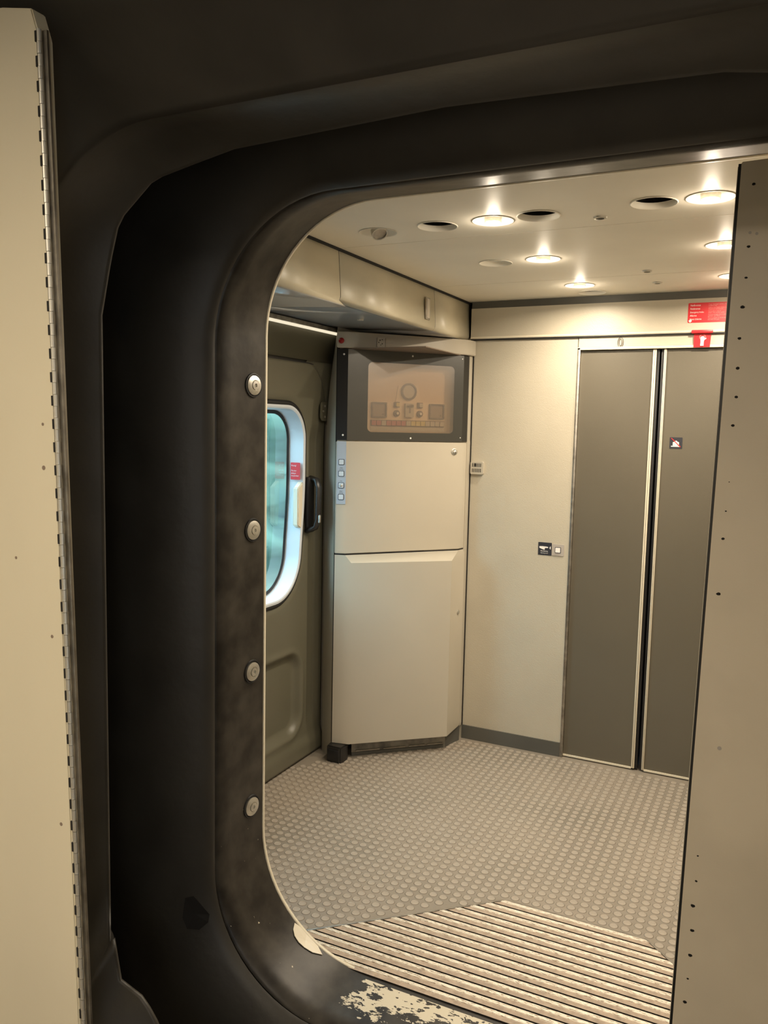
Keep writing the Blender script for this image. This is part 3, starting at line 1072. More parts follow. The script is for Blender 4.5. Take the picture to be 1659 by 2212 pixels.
sw = PL('rocker_switch', T_hd, rrect(0.040, 0.044, 0.004, 4, 0.202, 1.966), 0.0, 0.007, M_cab); C(sw)
sub(PL('rocker_line', T_hd, rect(0.186, 1.9645, 0.218, 1.9665), 0.0071, 0.0078, M_greyp), sw)
bm = bmesh.new()
cc = Vector((-1.842, 3.2985, 1.965)); ax = Vector((0.25, -0.97, 0))
lathe(bm, [(0.013, 0.0), (0.012, 0.006), (0.007, 0.010), (0.0, 0.0115)], cc, ax, 20)
o = C(link('red_indicator', bm, M_redbulb, None, smooth='all')); o['label'] = 'round red indicator lens at the left end of the header'
# smoked console window
bm = bmesh.new()
plate_hole(bm, T_q, rect(0.0, 1.517, QL, 1.929), [rrect(0.447, 0.320, 0.022, 6, 0.3225, 1.716)], -0.003, 0.0)
C(link('window_border', bm, M_smokeb, None))
bm = bmesh.new()
plate(bm, T_q, rrect(0.4465, 0.3195, 0.022, 6, 0.3225, 1.716), -0.003, -0.0005)
C(link('smoked_pane', bm, M_smoke, None))
C(P('window_side', [(Q[0][0], Q[0][1], 1.517), (Q[1][0], Q[1][1], 1.517), (Q[1][0] - .004, Q[1][1] + .004, 1.517), (Q[0][0], Q[0][1] + .006, 1.517)], (0, 0, 0.412), M_black))
C(P('window_side', [(Q[2][0], Q[2][1], 1.517), (Q[3][0], Q[3][1], 1.517), (Q[3][0] - .006, Q[3][1], 1.517), (Q[2][0] - .004, Q[2][1] + .004, 1.517)], (0, 0, 0.412), M_black))
def scr(T, u, z, d=0.0005, r=0.0045, nm='screw', m=M_white):
    bm = bmesh.new()
    lathe(bm, [(r, 0), (r * 0.8, 0.0012), (0, 0.0018)], T @ Vector((u, z, d)), T.to_3x3() @ Vector((0, 0, 1)), 14)
    return C(link(nm, bm, m, None, smooth=True))
scr(T_q, 0.3215, 1.913); scr(T_q, 0.3200, 1.530)
scr(T_q, 0.585, 1.913, r=0.003); scr(T_q, 0.585, 1.536, r=0.003)
T_ql = frame_mat((-1.862, 3.300, 0), Vector((0.047, 0.015, 0)), Vector((0.015, -0.047, 0)))
scr(T_ql, 0.030, 1.905, 0.001); scr(T_ql, 0.030, 1.540, 0.001)
# console behind the pane
DZ = -0.055
console = PL('console_back', T_q, rect(-0.01, 1.517, QL, 1.929), DZ - 0.02, DZ, M_console); C(console)
def CP(name, outline, z0, z1, m):
    o = PL(name, T_q, outline, DZ + z0, DZ + z1, m)
    return C(o)
S_ = 0.0165  # parallax shift of things lying deeper
CP('instrument_panel', [(0.120, 1.70), (0.262, 1.70), (0.274, 1.777), (0.378, 1.780), (0.392, 1.70), (0.535, 1.70), (0.535, 1.56), (0.120, 1.56)], 0, 0.004, M_console2)
bm = bmesh.new()
lathe(bm, [(0.040, 0.0), (0.040, 0.010), (0.033, 0.012), (0.031, 0.005)], T_q @ Vector((0.327, 1.750, DZ + 0.004)), Qn, 32)
gau = C(link('round_gauge', bm, M_cdark, None, smooth=True))
bm = bmesh.new(); cyl(bm, T_q @ Vector((0.327, 1.750, DZ + 0.004)), Qn, 0.0315, 0.005, 32)
sub(link('gauge_face', bm, M_cgrey, None), gau)
for u0, u1 in ((0.137, 0.214), (0.437, 0.517)):
    bm = bmesh.new()
    plate_hole(bm, T_q, rrect(u1 - u0, 0.072, 0.004, 3, (u0 + u1) / 2, 1.660), [rect(u0 + 0.006, 1.660 - 0.030, u1 - 0.006, 1.660 + 0.030)], DZ + 0.004, DZ + 0.014)
    C(link('screen_bezel', bm, M_cdark, None))
    CP('screen', rect(u0 + 0.004, 1.628, u1 - 0.004, 1.692), 0.004, 0.007, M_cscreen)
    CP('screen_mark', circ(u1 - 0.018, 1.640, 0.005, 10), 0.007, 0.0076, M_cdark)
for u in (0.266, 0.387):
    CP('square_switch', rrect(0.028, 0.026, 0.003, 3, u, 1.687), 0.004, 0.012, M_cdark)
    CP('switch_cap', rrect(0.018, 0.018, 0.002, 3, u + 0.003, 1.687), 0.012, 0.018, M_cyel if u < .3 else M_cgrey)
    bm = bmesh.new(); lathe(bm, [(0.0160, 0), (0.0155, 0.008), (0.008, 0.010), (0.007, 0.005), (0, 0.005)], T_q @ Vector((u, 1.646, DZ + 0.004)), Qn, 24)
    kb = C(link('rotary_knob', bm, M_cdark, None, smooth=True))
    bm = bmesh.new(); lathe(bm, [(0.0068, 0), (0.006, 0.014), (0, 0.015)], T_q @ Vector((u, 1.646, DZ + 0.008)), Qn, 16)
    sub(link('knob_cap', bm, M_white, None, smooth=True), kb)
CP('key_plate', rrect(0.044, 0.066, 0.003, 3, 0.329, 1.662), 0.004, 0.020, M_cgrey)
CP('key_lever', [(0.312, 1.683), (0.338, 1.689), (0.346, 1.685), (0.345, 1.679), (0.322, 1.677)], 0.020, 0.028, M_cdark)
CP('key_slot', rect(0.325, 1.648, 0.334, 1.672), 0.020, 0.0206, M_cdark)
cols = 'RRGRRRRGYYYGGGG'
CP('button_rail', rect(0.134, 1.585, 0.519, 1.614), 0.004, 0.008, M_cdark)
for i, c in enumerate(cols):
    u = 0.1365 + i * 0.02545
    CP('console_button', rect(u + 0.0015, 1.5885, u + 0.0235, 1.6105), 0.008, 0.013, {'R': M_cred, 'G': M_cgrey, 'Y': M_cyel}[c])
CP('label_strip', rect(0.134, 1.564, 0.519, 1.583), 0.004, 0.006, M_cgrey)
C(B('console_roof', (-1.855, 3.33, 1.930), (-1.44, 3.85, 1.934), M_cdark))
# pale button strip on the left chamfer
bp = PL('button_strip', T_ql, rect(0.004, 1.222, 0.0475, 1.511), 0.0, 0.0025, M_bluep); C(bp)
for i, (zc, lab) in enumerate(((1.4163, None), (1.3631, ('Dør', 'frigivelse')), (1.3090, ('Lys', ''))[:2], (1.2553, ('Dør', 'lukning')))):
    bm = bmesh.new()
    plate_hole(bm, T_ql, rrect(0.0270, 0.0270, 0.004, 4, 0.0262, zc), [rrect(0.0225, 0.0225, 0.003, 4, 0.0262, zc)], 0.0025, 0.0045)
    sub(link('button_ring', bm, M_ink, None), bp)
    sub(PL('button', T_ql, rrect(0.0222, 0.0222, 0.003, 4, 0.0262, zc), 0.0025, 0.006, M_reveal), bp)
    if i == 2:
        bm = bmesh.new(); lathe(bm, [(0.0065, 0), (0.006, 0.003), (0, 0.0045)], T_ql @ Vector((0.0262, zc, 0.006)), T_ql.to_3x3() @ Vector((0, 0, 1)), 16)
        sub(link('button_knob', bm, M_steel, None, smooth='all'), bp)
    if lab:
        a, b = lab
        if b:
            sub(text('button_caption', a, T_ql, 0.0262, zc + 0.0245, 0.0075, M_ink, None, 'CENTER', 0.0030), bp)
            sub(text('button_caption', b, T_ql, 0.0262, zc + 0.0175, 0.0060, M_ink, None, 'CENTER', 0.0030), bp)
        else:
            sub(text('button_caption', a, T_ql, 0.0262, zc + 0.0185, 0.0070, M_ink, None, 'CENTER', 0.0030), bp)
# locks
bm = bmesh.new(); lathe(bm, [(0.0165, 0), (0.0165, 0.002), (0.0125, 0.003), (0.0120, 0.001), (0.0, 0.001)], T_q @ Vector((0.555, 1.468, 0)), Qn, 24)
lk = C(link('upper_lock', bm, M_steel, None, smooth=True))
bm = bmesh.new(); lathe(bm, [(0.009, 0), (0.009, 0.006), (0.006, 0.0075), (0, 0.0075)], T_q @ Vector((0.558, 1.466, 0.001)), Qn, 16)
sub(link('lock_cylinder', bm, M_steel, None, smooth=True), lk)
sub(PL('key_slot', T_q, rect(0.5565, 1.458, 0.5595, 1.468), 0.0086, 0.0092, M_hole), lk)
bm = bmesh.new(); lathe(bm, [(0.012, 0), (0.012, 0.003), (0.007, 0.006), (0, 0.007)], Vector((-1.4105, 3.745, 0.68)), (1, 0, 0), 20)
C(link('lower_lock', bm, M_steel, None, smooth=True))
# kick plate
kp = C(P('kick_plate', [(-1.795, 3.375, 0), (-1.440, 3.697, 0), (-1.446, 3.705, 0), (-1.80, 3.382, 0)], (0, 0, 0.08), M_kick))
C(P('kick_side', [(-1.440, 3.697, 0), (-1.412, 3.82, 0), (-1.418, 3.825, 0), (-1.446, 3.705, 0)], (0, 0, 0.08), M_base))
ku = Vector((0.355, 0.322, 0)).normalized(); T_k = frame_mat((-1.795, 3.375, 0), ku, Vector((ku.y, -ku.x, 0)))
for (a, b) in ((0.02, 0.14), (0.16, 0.27), (0.29, 0.37), (0.385, 0.465)):
    sub(PL('kick_lip', T_k, rect(a, 0.022, b, 0.026), 0.0, 0.006, M_alud), kp)
C(PL('kick_foot', T_k, rect(0.0, 0.0, 0.47, 0.016), 0.0, 0.004, M_base))

# door stop
t = thing('door_stop', 'black rubber block on the floor at the foot of the corner cabinet', 'door stop', (-1.83, 3.28, 0))
bm = bmesh.new()
pl_ = [(-1.875, 3.290), (-1.868, 3.262), (-1.797, 3.262), (-1.790, 3.272), (-1.790, 3.330), (-1.806, 3.352), (-1.875, 3.352)]
prism(bm, [(x, y, 0) for x, y in pl_], (0, 0, 0.078))
bmesh.ops.bevel(bm, geom=[e for e in bm.edges if e.verts[0].co.z > 0.01 or e.verts[1].co.z > 0.01], offset=0.006, segments=2, affect='EDGES')
under(link('block', bm, M_black, None, smooth=True), t)
under(B('buffer', (-1.862, 3.256, 0.012), (-1.802, 3.268, 0.062), M_gask, None, 0.004), t)

# ================================================================== end wall fittings
T0 = frame_mat((0, YE, 0), (1, 0, 0), (0, -1, 0))
T0b = frame_mat((0, YE - 0.016, 0), (1, 0, 0), (0, -1, 0))
# sensor box
t = thing('wall_sensor', 'small cream slotted sensor box on the end wall beside the cabinet', 'sensor', (-1.371, YE, 1.389))
PW('housing', T0, rrect(0.066, 0.062, 0.007, 5, -1.372, 1.389), 0.0, 0.018, M_cab, t)
for r_ in (0, 1):
    for k in range(6):
        PW('slot', T0, rect(-1.396 + k * 0.0085, 1.394 - r_ * 0.026, -1.3925 + k * 0.0085, 1.412 - r_ * 0.026), 0.0181, 0.0186, M_hole, t)
PW('indicator', T0, rect(-1.382, 1.396, -1.374, 1.412), 0.0186, 0.0192, M_hole, t)
# hand sign
t = thing('push_sign', 'small black sign with white pointing hand beside the door button', 'sign', (-1.019, YE, 1.014))
PW('sign_plate', T0, rrect(0.066, 0.062, 0.002, 3, -1.0185, 1.0140), 0.0, 0.0015, M_navy, t)
def S2(name, pts, m=M_white, par=None, cx=-1.0185, cz=1.0140, s=1.0, d=(0.0015, 0.0021), T=T0):
    return PW(name, T, [(cx + x * s, cz + y * s) for x, y in pts], d[0], d[1], m, par)
S2('hand', [(-0.027, 0.011), (-0.012, 0.012), (0.012, 0.011), (0.0165, 0.0085), (0.015, 0.005), (0.0005, 0.0045), (-0.001, -0.0045), (-0.006, -0.004), (-0.018, 0.000), (-0.027, 0.0035)], par=t)
S2('button_symbol', [(0.028, 0.014), (0.0245, 0.011), (0.0225, 0.0065), (0.0245, 0.0015), (0.028, -0.001)], par=t)
under(text('sign_text', 'Dør\u00e5bning', T0, -1.039, 1.0005, 0.0088, M_white, None, 'LEFT', 0.002, 0.95), t)
under(text('sign_text', 'Opening door', T0, -1.039, 0.9915, 0.0068, M_white, None, 'LEFT', 0.002, 0.95), t)
# button
t = thing('door_button', 'grey square door button with pale centre right of the hand sign', 'button', (-0.956, YE, 1.014))
PW('button_plate', T0, rrect(0.058, 0.056, 0.005, 4, -0.9545, 1.0130), 0.0, 0.003, M_greyp, t)
PW('button_bezel', T0, rrect(0.029, 0.029, 0.004, 4, -0.9545, 1.0130), 0.003, 0.0042, M_ink, t)
PW('button_cap', T0, rrect(0.023, 0.023, 0.002, 4, -0.9545, 1.0130), 0.0042, 0.007, M_white, t)
# emblem 0
t = thing('coach_emblem', 'small dark oval zero emblem on the lintel above the left door leaf', 'emblem', (-0.711, YE, 1.980))
ov = lambda w, h, n=24: [(-0.7105 + w * math.cos(2 * math.pi * k / n), 1.984 + h * math.sin(2 * math.pi * k / n)) for k in range(n)]
for w, h, tt in ((0.0135, 0.0240, 0.003), (0.0075, 0.0170, 0.003)):
    bm = bmesh.new(); plate_hole(bm, T0, ov(w, h), [ov(w - tt, h - tt)], 0.002, 0.0045)
    under(link('oval_ring', bm, M_base, None), t)
# red notice on fascia
t = thing('alarm_notice', 'red multilingual emergency brake notice on the fascia above the door', 'sign', (-0.35, YE, 2.10))
PW('sign_plate', T0b, rrect(0.190, 0.084, 0.004, 3, -0.332, 2.1005), 0.0, 0.0015, M_red, t)
for i, (s, sz) in enumerate((('N\u00f8dbremse', .0108), ('Notbremse', .0108), ('Emergency brake', .0100), ('Allarme', .0108), ('Signal d\u2019alarme', .0100))):
    z = 2.1285 - i * 0.0146
    under(text('sign_text', s, T0b, -0.4185, z, sz, M_white, None, 'LEFT', 0.0022, 0.80), t)
    for j_, q_ in enumerate((('Tr\u00e6k i h\u00e5ndtaget ved fare. Misbrug', 'medf\u00f8rer bod'), ('Griff nur bei Gefahr ziehen. Jeder', 'Missbrauch wird bestraft'), ('Pull handle in case of', 'danger only, penalty applies'), ('Tirare la maniglia solo in caso di', 'pericolo, ogni abuso'), ('Tirer la poign\u00e9e en cas de danger', 'tout abus sera puni'))[i]):
        under(text('sign_text', q_, T0b, -0.345, z + 0.004 - j_ * 0.0062, 0.0062, M_pink, None, 'LEFT', 0.0022, 0.95), t)
S2('cross_symbol', [(-0.0025, 0.006), (0.0025, 0.006), (0.0025, 0.0025), (0.006, 0.0025), (0.006, -0.0025), (0.0025, -0.0025), (0.0025, -0.006), (-0.0025, -0.006), (-0.0025, -0.0025), (-0.006, -0.0025), (-0.006, 0.0025), (-0.0025, 0.0025)], par=t, cx=-0.4165, cz=2.0660, T=T0b)
# emergency handle
t = thing('emergency_handle', 'red emergency brake handle with white fist below the red notice', 'emergency handle', (-0.363, YE, 2.0))
bm = bmesh.new()
prism(bm, [(-0.398, YE - 0.014, 2.018), (-0.328, YE - 0.014, 2.018), (-0.331, YE - 0.010, 1.9535), (-0.397, YE - 0.010, 1.9535)], (0, 0.008, 0))
under(link('handle_plate', bm, M_red, None), t)
under(B('handle_bar', (-0.4075, YE - 0.030, 2.0120), (-0.321, YE - 0.012, 2.026), M_red, None, 0.003), t)
T0c = frame_mat((0, YE - 0.0145, 0), (1, 0, 0), (0, -1, 0))
S2('fist', [(-0.008, -0.024), (0.006, -0.024), (0.006, -0.004), (0.008, 0.001), (0.016, 0.006), (0.015, 0.009), (0.007, 0.009), (0.008, 0.014), (0.005, 0.016), (-0.001, 0.017), (-0.007, 0.014), (-0.009, 0.008), (-0.007, -0.004)], par=t, cx=-0.362, cz=1.983, T=T0c, d=(0.0, 0.002))
S2('pull_lines', [(-0.013, 0.008), (-0.0115, 0.008), (-0.0105, 0.018), (-0.005, 0.021), (-0.006, 0.0222), (-0.012, 0.019)], M_pink, t, -0.362, 1.983, 1.0, (0.0, 0.0016), T0c)
S2('pull_lines', [(0.013, 0.010), (0.0115, 0.010), (0.0105, 0.018), (0.004, 0.021), (0.005, 0.0222), (0.012, 0.019)], M_pink, t, -0.362, 1.983, 1.0, (0.0, 0.0016), T0c)
# no luggage sign
T0d = frame_mat((0, YE + 0.012, 0), (1, 0, 0), (0, -1, 0))
t = thing('no_luggage_sign', 'small navy no-luggage sticker on the right door leaf', 'sign', (-0.449, YE, 1.537))
PW('sign_plate', T0d, rrect(0.054, 0.050, 0.002, 3, -0.4495, 1.5370), 0.0, 0.0012, M_navy, t)
for (x0, z0, x1, z1, nm) in ((-0.020, -0.017, 0.018, -0.013, 'shelf_symbol'), (-0.013, -0.012, -0.009, 0.004, 'case_symbol'), (-0.008, -0.012, 0.009, 0.006, 'case_symbol'), (0.010, -0.012, 0.013, 0.004, 'case_symbol'), (-0.003, 0.006, 0.004, 0.010, 'case_handle')):
    S2(nm, rect(x0, z0, x1, z1), M_white, t, -0.4495, 1.5370, 1.0, (0.0012, 0.0017), T0d)
S2('red_bar', [(-0.022, 0.021), (-0.019, 0.022), (0.021, -0.016), (0.019, -0.019)], M_red, t, -0.4495, 1.5370, 1.0, (0.0018, 0.0024), T0d)

# ================================================================== GANGWAY: far rubber frame
far = thing('gangway_portal', 'black rubber gangway portal with rounded opening and four recessed bolts', 'gangway portal', (XC, 2.0, 0))
def F(o): return under(o, far)
L3 = rr_loop(0.828, 2.180, -0.004, 0.345, 2.000, rb=0.36)
L3b = rr_loop(0.830, 2.178, -0.006, 0.345, 1.985, rb=0.36)
L2c = rr_loop(0.842, 2.157, -0.030, 0.355, 1.860, rb=0.37)
L2 = rr_loop(0.846, 2.150, -0.040, 0.36, 1.805, rb=0.37)
L2g = rr_loop(0.854, 2.158, -0.048, 0.36, 1.800, rb=0.37)
F(loft('opening_lining', [L3, L3b, L2c, L2, L2g], M_tun, None))
offs = [(0.850, 1.797, 2.152, -0.046, .36), (0.852, 1.786, 2.152, -0.05, .36), (0.870, 1.765, 2.168, -0.07, .37), (0.93, 1.725, 2.22, -0.12, .38), (1.02, 1.70, 2.29, -0.2, .38), (1.14, 1.71, 2.36, -0.3, .38), (1.24, 1.64, 2.42, -0.36, .38), (1.30, 1.58, 2.46, -0.4, .38)]
F(loft('rubber_nose', [rr_loop(hw, zt, zb, r, Y) for hw, Y, zt, zb, r in offs], M_rub, None))
# outer block behind so nothing outside shows between frame and room
F(loft('frame_body', [rr_loop(0.838, 2.190, -0.012, 0.345, 2.004, rb=0.36), rr_loop(1.60, 2.60, -0.45, 0.2, 2.004), rr_loop(1.60, 2.60, -0.45, 0.2, 1.45)], M_rub, None))
# cream edge trim on the room side
F(loft('edge_trim', [rr_loop(0.8290, 2.1805, -0.004, 0.345, 2.0005, rb=0.36), rr_loop(0.8262, 2.1782, -0.002, 0.345, 2.0015, rb=0.36), rr_loop(0.8262, 2.1782, -0.002, 0.345, 2.010, rb=0.36), rr_loop(0.8375, 2.190, -0.012, 0.345, 2.012, rb=0.36)], M_trim, None))
# bolts
for i, z in enumerate((1.690, 1.276, 0.857, 0.443)):
    c = Vector((-1.3715, 1.950, z))
    ax = Vector((1, -0.13, 0)).normalized()
    bm = bmesh.new()
    lathe(bm, [(0.036, -0.004), (0.034, 0.0022), (0.031, 0.0025), (0.029, -0.001)], c, ax, 32)
    o = F(link('bolt_recess', bm, M_gask, None, smooth=True))
    bm = bmesh.new()
    lathe(bm, [(0.028, -0.002), (0.0275, 0.0035), (0.016, 0.0075), (0.0145, 0.0075), (0.0142, 0.0055), (0.0130, 0.0055), (0.0128, 0.009), (0.005, 0.0095), (0.0045, 0.006), (0.0, 0.006)], c, ax, 32)
    sub(link('bolt', bm, M_steel, None, smooth=True), o)
# pale crescent plate at the lower left of the opening
bm = bmesh.new()
cr = [(-1.2446, 1.9935, 0.0859), (-1.2386, 1.9765, 0.0766), (-1.2273, 1.9665, 0.0653), (-1.2100, 1.9625, 0.0524), (-1.1918, 1.9645, 0.0409), (-1.1668, 1.9710, 0.0288), (-1.1420, 1.9855, 0.0208), (-1.1655, 1.9990, 0.0326), (-1.2081, 2.0005, 0.0585), (-1.2285, 2.0005, 0.0740)]
cvs = [bm.verts.new(p) for p in cr] + [bm.verts.new((-1.1995, 1.984, 0.0485))]
for k in range(10): bm.faces.new((cvs[k], cvs[(k + 1) % 10], cvs[10]))
o = link('crescent_plate', bm, M_trim, None)
md = o.modifiers.new('thick', 'SOLIDIFY'); md.thickness = 0.002
F(o)
o['label'] = 'pale crescent-shaped plate showing in the lower corner'

def nose_y(x, z):
    for a, b in zip(offs, offs[1:]):
        for k in range(20):
            t_ = k / 20
            hw, Y, zt_, zb_, r_ = [a[i] + (b[i] - a[i]) * t_ for i in range(5)]
            if sdrr(x, z, XC - hw, XC + hw, zb_, zt_, r_) <= 0: return Y
    return 1.6
bm = bmesh.new()
hp2 = [(x - 0.042, z - 0.030) for x, z in [(-1.405, 0.275), (-1.385, 0.280), (-1.345, 0.225), (-1.345, 0.205), (-1.365, 0.185), (-1.395, 0.188), (-1.408, 0.220)]]
cv = [bm.verts.new((x, nose_y(x, z) - 0.003, z)) for x, z in hp2]
cm = bm.verts.new((-1.422, nose_y(-1.422, 0.198) - 0.002, 0.198))
for k in range(7): bm.faces.new((cv[k], cv[(k + 1) % 7], cm))
F(link('drain_hollow', bm, M_hole, None))
# ---- near rubber ring (our own end)
near = thing('gangway_bellows', 'matt black near rubber surround framing the passage, closest to the viewer', 'gangway bellows', (XC, 1.3, 0))
ctop = [(-1.302, 1.800), (-1.276, 1.905), (-1.252, 1.985), (-1.160, 2.056), (-1.080, 2.070), (-0.965, 2.090)]
cbot = [(-1.290, 0.42), (-1.271, 0.329), (-1.203, 0.309), (-1.165, 0.262), (-1.10, 0.14), (-0.98, 0.02)]
def nl(g_, Y):
    ct = [(x - g_ * 0.8, z + g_ * 0.8) for x, z in ctop]
    ct = [(x - (g_ if i < 2 else g_ * 0.7 if i < 4 else 0), z + (0 if i < 1 else g_ * .7 if i < 4 else g_)) for i, (x, z) in enumerate(ctop)]
    cb = [(x - (g_ if i < 3 else g_ * .7 if i < 5 else 0), z - (0 if i < 1 else g_ * .7 if i < 4 else g_)) for i, (x, z) in enumerate(cbot)]
    return rr_loop(0.762 + g_, 2.104 + g_, -0.01 - g_, 0.30, Y, rb=0.42, corner=ct, cornerb=cb)
loops = [rr_loop(1.605, 2.605, -0.455, 0.2, 1.442), nl(0.30, 1.46), nl(0.06, 1.345), nl(0.004, 1.312), nl(0.0, 1.304), nl(0.004, 1.299),
         rr_loop(0.80, 2.118, -0.05, 0.32, 1.24), rr_loop(0.812, 2.112, -0.06, 0.33, 1.165), rr_loop(0.818, 2.102, -0.07, 0.33, 1.150), rr_loop(0.832, 2.112, -0.08, 0.33, 1.138),
         rr_loop(0.95, 2.180, -0.12, 0.33, 1.06), rr_loop(1.30, 2.228, -0.14, 0.25, 0.99), rr_loop(1.45, 2.262, -0.15, 0.12, 0.85), rr_loop(1.46, 2.30, -0.15, 0.12, 0.40)]
o = loft('rubber_surround', loops, M_rub, None)
under(o, near)

# ---- left hinged panel
lpan = thing('hinged_panel', 'cream hinged cover panel at the left edge with a piano hinge', 'panel', (-1.3, 0.95, 0))
bm = bmesh.new()
prism(bm, [(-1.30, 0.95, 0.02), (-1.30, 0.95, 2.222), (-1.150, 0.95, 2.221), (-1.083, 0.95, 2.207), (-1.068, 0.95, 2.165), (-1.006, 0.95, 0.02)], (0, 0.028, 0))
bmesh.ops.bevel(bm, geom=list(bm.edges), offset=0.002, segments=2, affect='EDGES')
under(link('panel_sheet', bm, M_near, None, smooth=True), lpan)
def edge_x(z): return -1.0675 + (2.165 - z) * (0.057 / 1.6)
zt = 2.172
k = 0
bmk = bmesh.new()
cyl(bmk, (0, 0, 0.0006), (0, 0, 1), 0.0038, 0.0178, 10)
kn0 = link('hinge_knuckle', bmk, M_steel, None, smooth=True)
bmk = bmesh.new()
box(bmk, (-0.0055, -0.0022, 0.0012), (-0.0022, 0.0005, 0.0170))
kslot0 = link('knuckle_gap', bmk, M_hole, None)
first = True
while zt - (k + 1) * 0.0184 > 0.50:
    z = zt - (k + 1) * 0.0184
    for (src, cond) in ((kn0, True), (kslot0, k % 2 == 0)):
        if not cond: continue
        o = src if first else src.copy()
        if not first: COL.objects.link(o)
        o.location = (edge_x(z) + (0.002 if src is kn0 else 0.0), 0.9485 - (0.0006 if k % 2 and src is kn0 else 0), z)
        o.rotation_euler = (0, -math.atan(0.057 / 1.6), 0)
        o.parent = lpan
        o.matrix_parent_inverse = Matrix.Translation(-lpan.location)
    first = False
    k += 1
o = P('hinge_leaf', [(-1.0655, 0.954, 2.172), (-1.0555, 0.954, 2.172), (-1.0555 + 0.0595, 0.954, 0.5), (-1.0655 + 0.0595, 0.954, 0.5)], (0, 0.004, 0), M_alud)
under(o, lpan)
for (x, z, r) in ((-1.077, 1.573, .0026), (-1.077, 1.503, .0038), (-1.066, 1.226, .0030), (-1.054, 0.906, .0032), (-1.146, 1.350, .0026)):
    bm = bmesh.new(); cyl(bm, (x, 0.9502, z), (0, -1, 0), r, 0.0006, 10)
    under(link('rivet_hole', bm, M_cdark, None), lpan)

# ---- right panel (leaf standing in the opening)
rpan = thing('passage_door_leaf', 'beige rivet-holed passage door leaf filling the right side', 'door leaf', (0.1, 1.9, 0))
def rx(z): return -0.1245 + (2.14 - z) * (-0.0320 / 1.925)
bm = bmesh.new()
prism(bm, [(rx(2.140) + 0.0010, 1.90, 2.140), (0.285, 1.90, 2.150), (0.285, 1.90, 0.012), (rx(0.012) + 0.0010, 1.90, 0.012)], (0, 0.030, 0))
bmesh.ops.bevel(bm, geom=list(bm.edges), offset=0.0015, segments=2, affect='EDGES')
under(link('panel_sheet', bm, M_right, None, smooth=True), rpan)
bm = bmesh.new()
prism(bm, [(rx(2.138) - 0.0050, 1.906, 2.138), (rx(2.138) + 0.0010, 1.906, 2.138), (rx(0.012) + 0.0010, 1.906, 0.012), (rx(0.012) - 0.0050, 1.906, 0.012)], (0, 0.020, 0))
under(link('rubber_edge', bm, M_gask, None), rpan)
bm = bmesh.new()
prism(bm, [(rx(2.138) - 0.0075, 1.925, 2.138), (rx(2.138) - 0.003, 1.925, 2.138), (rx(0.012) - 0.003, 1.925, 0.012), (rx(0.012) - 0.0075, 1.925, 0.012)], (0, 0.004, 0))
under(link('edge_profile', bm, M_trim, None), rpan)
RV = [(-0.098, 2.093, 3.2), (-0.1, 1.968, 3.2), (-0.101, 1.905, 2.8), (-0.104, 1.845, 4), (-0.106, 1.781, 3.4), (-0.106, 1.719, 3.6), (-0.105, 1.659, 3.2), (-0.108, 1.599, 3.2), (-0.108, 1.479, 1.2), (-0.111, 1.416, 1.8), (-0.113, 1.356, 3.2),
      (-0.115, 1.235, 4.2), (-0.123, 0.635, 2), (-0.123, 0.575, 2.6), (-0.127, 0.515, 4.4), (-0.125, 0.456, 4), (-0.126, 0.396, 4.4), (-0.128, 0.338, 2.4), (-0.131, 0.28, 4.2)]
for (x, z, r) in RV:
    bm = bmesh.new()
    pts = [(x + r * 0.001 * (1.0 + 0.3 * random.random()) * math.cos(a * math.pi / 4), z + 0.0007 * r * (1 + 0.4 * random.random()) * math.sin(a * math.pi / 4)) for a in range(8)]
    plate(bm, frame_mat((0, 1.9, 0), (1, 0, 0), (0, -1, 0)), pts, 0.0, 0.0005)
    under(link('rivet_hole', bm, M_hole, None), rpan)
for (x, z, r) in ((-0.093, 0.892, 4.5), (-0.099, 1.996, 3), (-0.086, 1.993, 3)):
    bm = bmesh.new(); cyl(bm, (x, 1.8998, z), (0, -1, 0), r * 0.001, 0.0006, 12)
    under(link('filled_rivet', bm, M_greyp, None), rpan)

# ================================================================== the vestibule around and behind us, and light-tight shell
struct(B('wall_right', (0.95, 1.98, -0.05), (1.02, 3.98, 2.36), M_wall), 'cream side wall right of the far vestibule', 'wall')
o = thing('wall_near', 'cream walls of the near vestibule around the viewer', 'wall', (0, 0, 0), kind='structure')
for a, b in (((-2.02, -2.4, -0.1), (-1.98, 1.0, 2.4)), ((0.92, -0.9, -0.1), (0.96, 1.0, 2.4)), ((0.92, -2.4, -0.1), (0.96, -1.5, 2.4)), ((0.92, -1.5, -0.1), (0.96, -0.9, 0.75)), ((0.92, -1.5, 1.45), (0.96, -0.9, 2.4)), ((-2.02, -2.44, -0.1), (0.96, -2.4, 2.4))):
    B('wall_panel', a, b, M_wall, o)
struct(B('floor_near', (-2.0, -2.42, -0.2), (0.94, 1.3, -0.16), M_floor), 'dark rubber floor of the near vestibule', 'floor')
struct(B('ceiling_near', (-2.0, -2.42, 2.31), (0.94, 1.2, 2.35), M_ceil), 'pale ceiling of the near vestibule', 'ceiling')
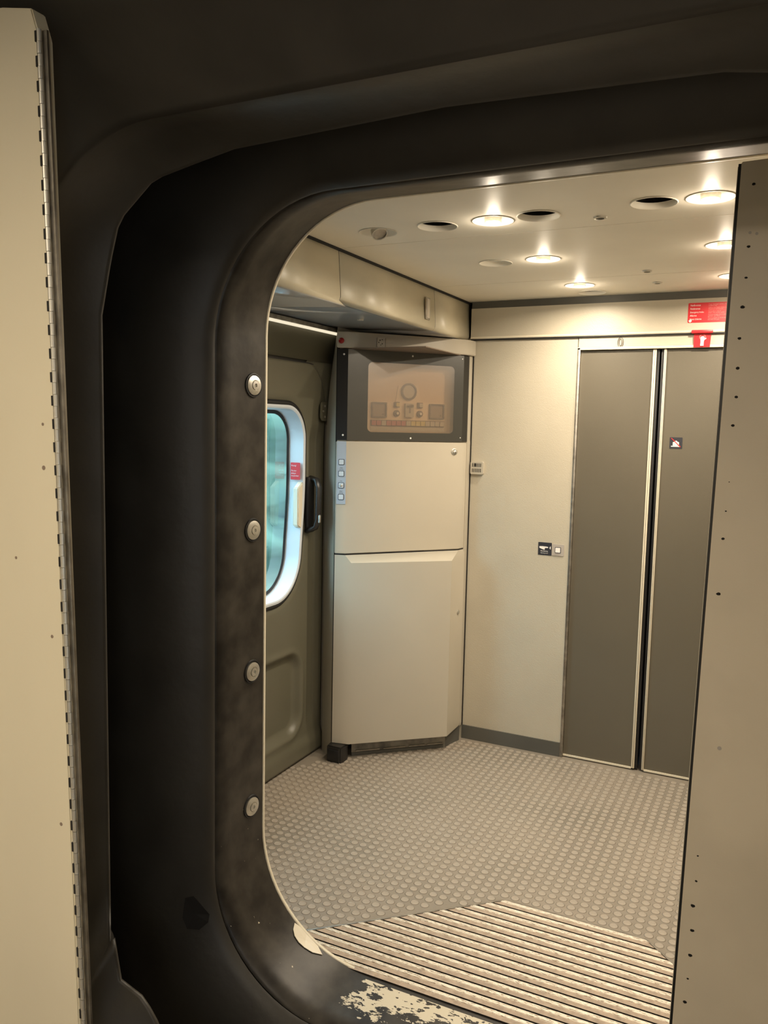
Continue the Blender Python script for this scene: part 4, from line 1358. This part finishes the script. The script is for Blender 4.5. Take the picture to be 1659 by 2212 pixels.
for i, (x, y) in enumerate(((-1.05, -0.35), (0.0, -0.35), (-0.5, -1.5))):
    t = thing('near_downlight', ('left-hand round lamp in the near vestibule ceiling', 'right-hand round lamp in the near vestibule ceiling', 'rearmost round lamp in the near vestibule ceiling')[i], 'ceiling light', (x, y, 2.308), group='lamps over the viewer')
    bm = bmesh.new()
    lathe(bm, [(0.06, 0.0), (0.055, -0.006), (0.03, -0.002), (0.0, -0.002)], (0, 0, 0), (0, 0, 1))
    link('lamp_rim', bm, M_steel, t, smooth=True)
    li = bpy.data.lights.new('near_beam', 'AREA')
    li.shape = 'DISK'; li.size = 0.45; li.energy = NEAR_W; li.color = WARM
    lo = bpy.data.objects.new('near_beam', li)
    COL.objects.link(lo); lo.location = (0, 0, -0.012); lo.parent = t
# roof of the far vestibule's shell
struct(B('trim_4', (-2.3, 1.99, 2.36), (1.02, 3.98, 2.40), M_hole), 'dark roof void above the ceiling panels', 'roof')
struct(B('trim_5', (-2.075, 3.44, -0.05), (-2.062, 3.98, 2.36), M_hole), 'outer body side behind the corner cabinet', 'body side')
struct(B('trim_6', (-2.10, 2.0, 1.90), (-2.02, 3.5, 2.36), M_hole), 'outer body side above the outer door', 'body side')
struct(B('trim_7', (-2.25, 3.96, -0.05), (1.02, 4.0, 2.40), M_hole), 'dark space behind the end wall', 'partition')

sh = thing('light_block_shell', 'unseen dark shell added to keep outside light out of the passage', 'body shell', (0, 0, 0), kind='structure')  # added out of view to stop sky light leaking in round the rings
for a, b in (((-2.40, -2.5, -0.6), (-2.36, 1.6, 2.75)), ((1.30, -0.2, -0.6), (1.34, 1.6, 2.75)), ((1.30, -2.5, -0.6), (1.34, -2.2, 2.75)), ((1.30, -2.2, -0.6), (1.34, -0.2, 0.2)), ((1.30, -2.2, 2.0), (1.34, -0.2, 2.75)), ((-2.40, -2.5, 2.70), (1.34, 1.6, 2.75)), ((-2.40, -2.5, -0.62), (1.34, 1.6, -0.58)), ((-2.40, -2.54, -0.6), (1.34, -2.5, 2.75))):
    B('shell_panel', a, b, M_hole, sh)
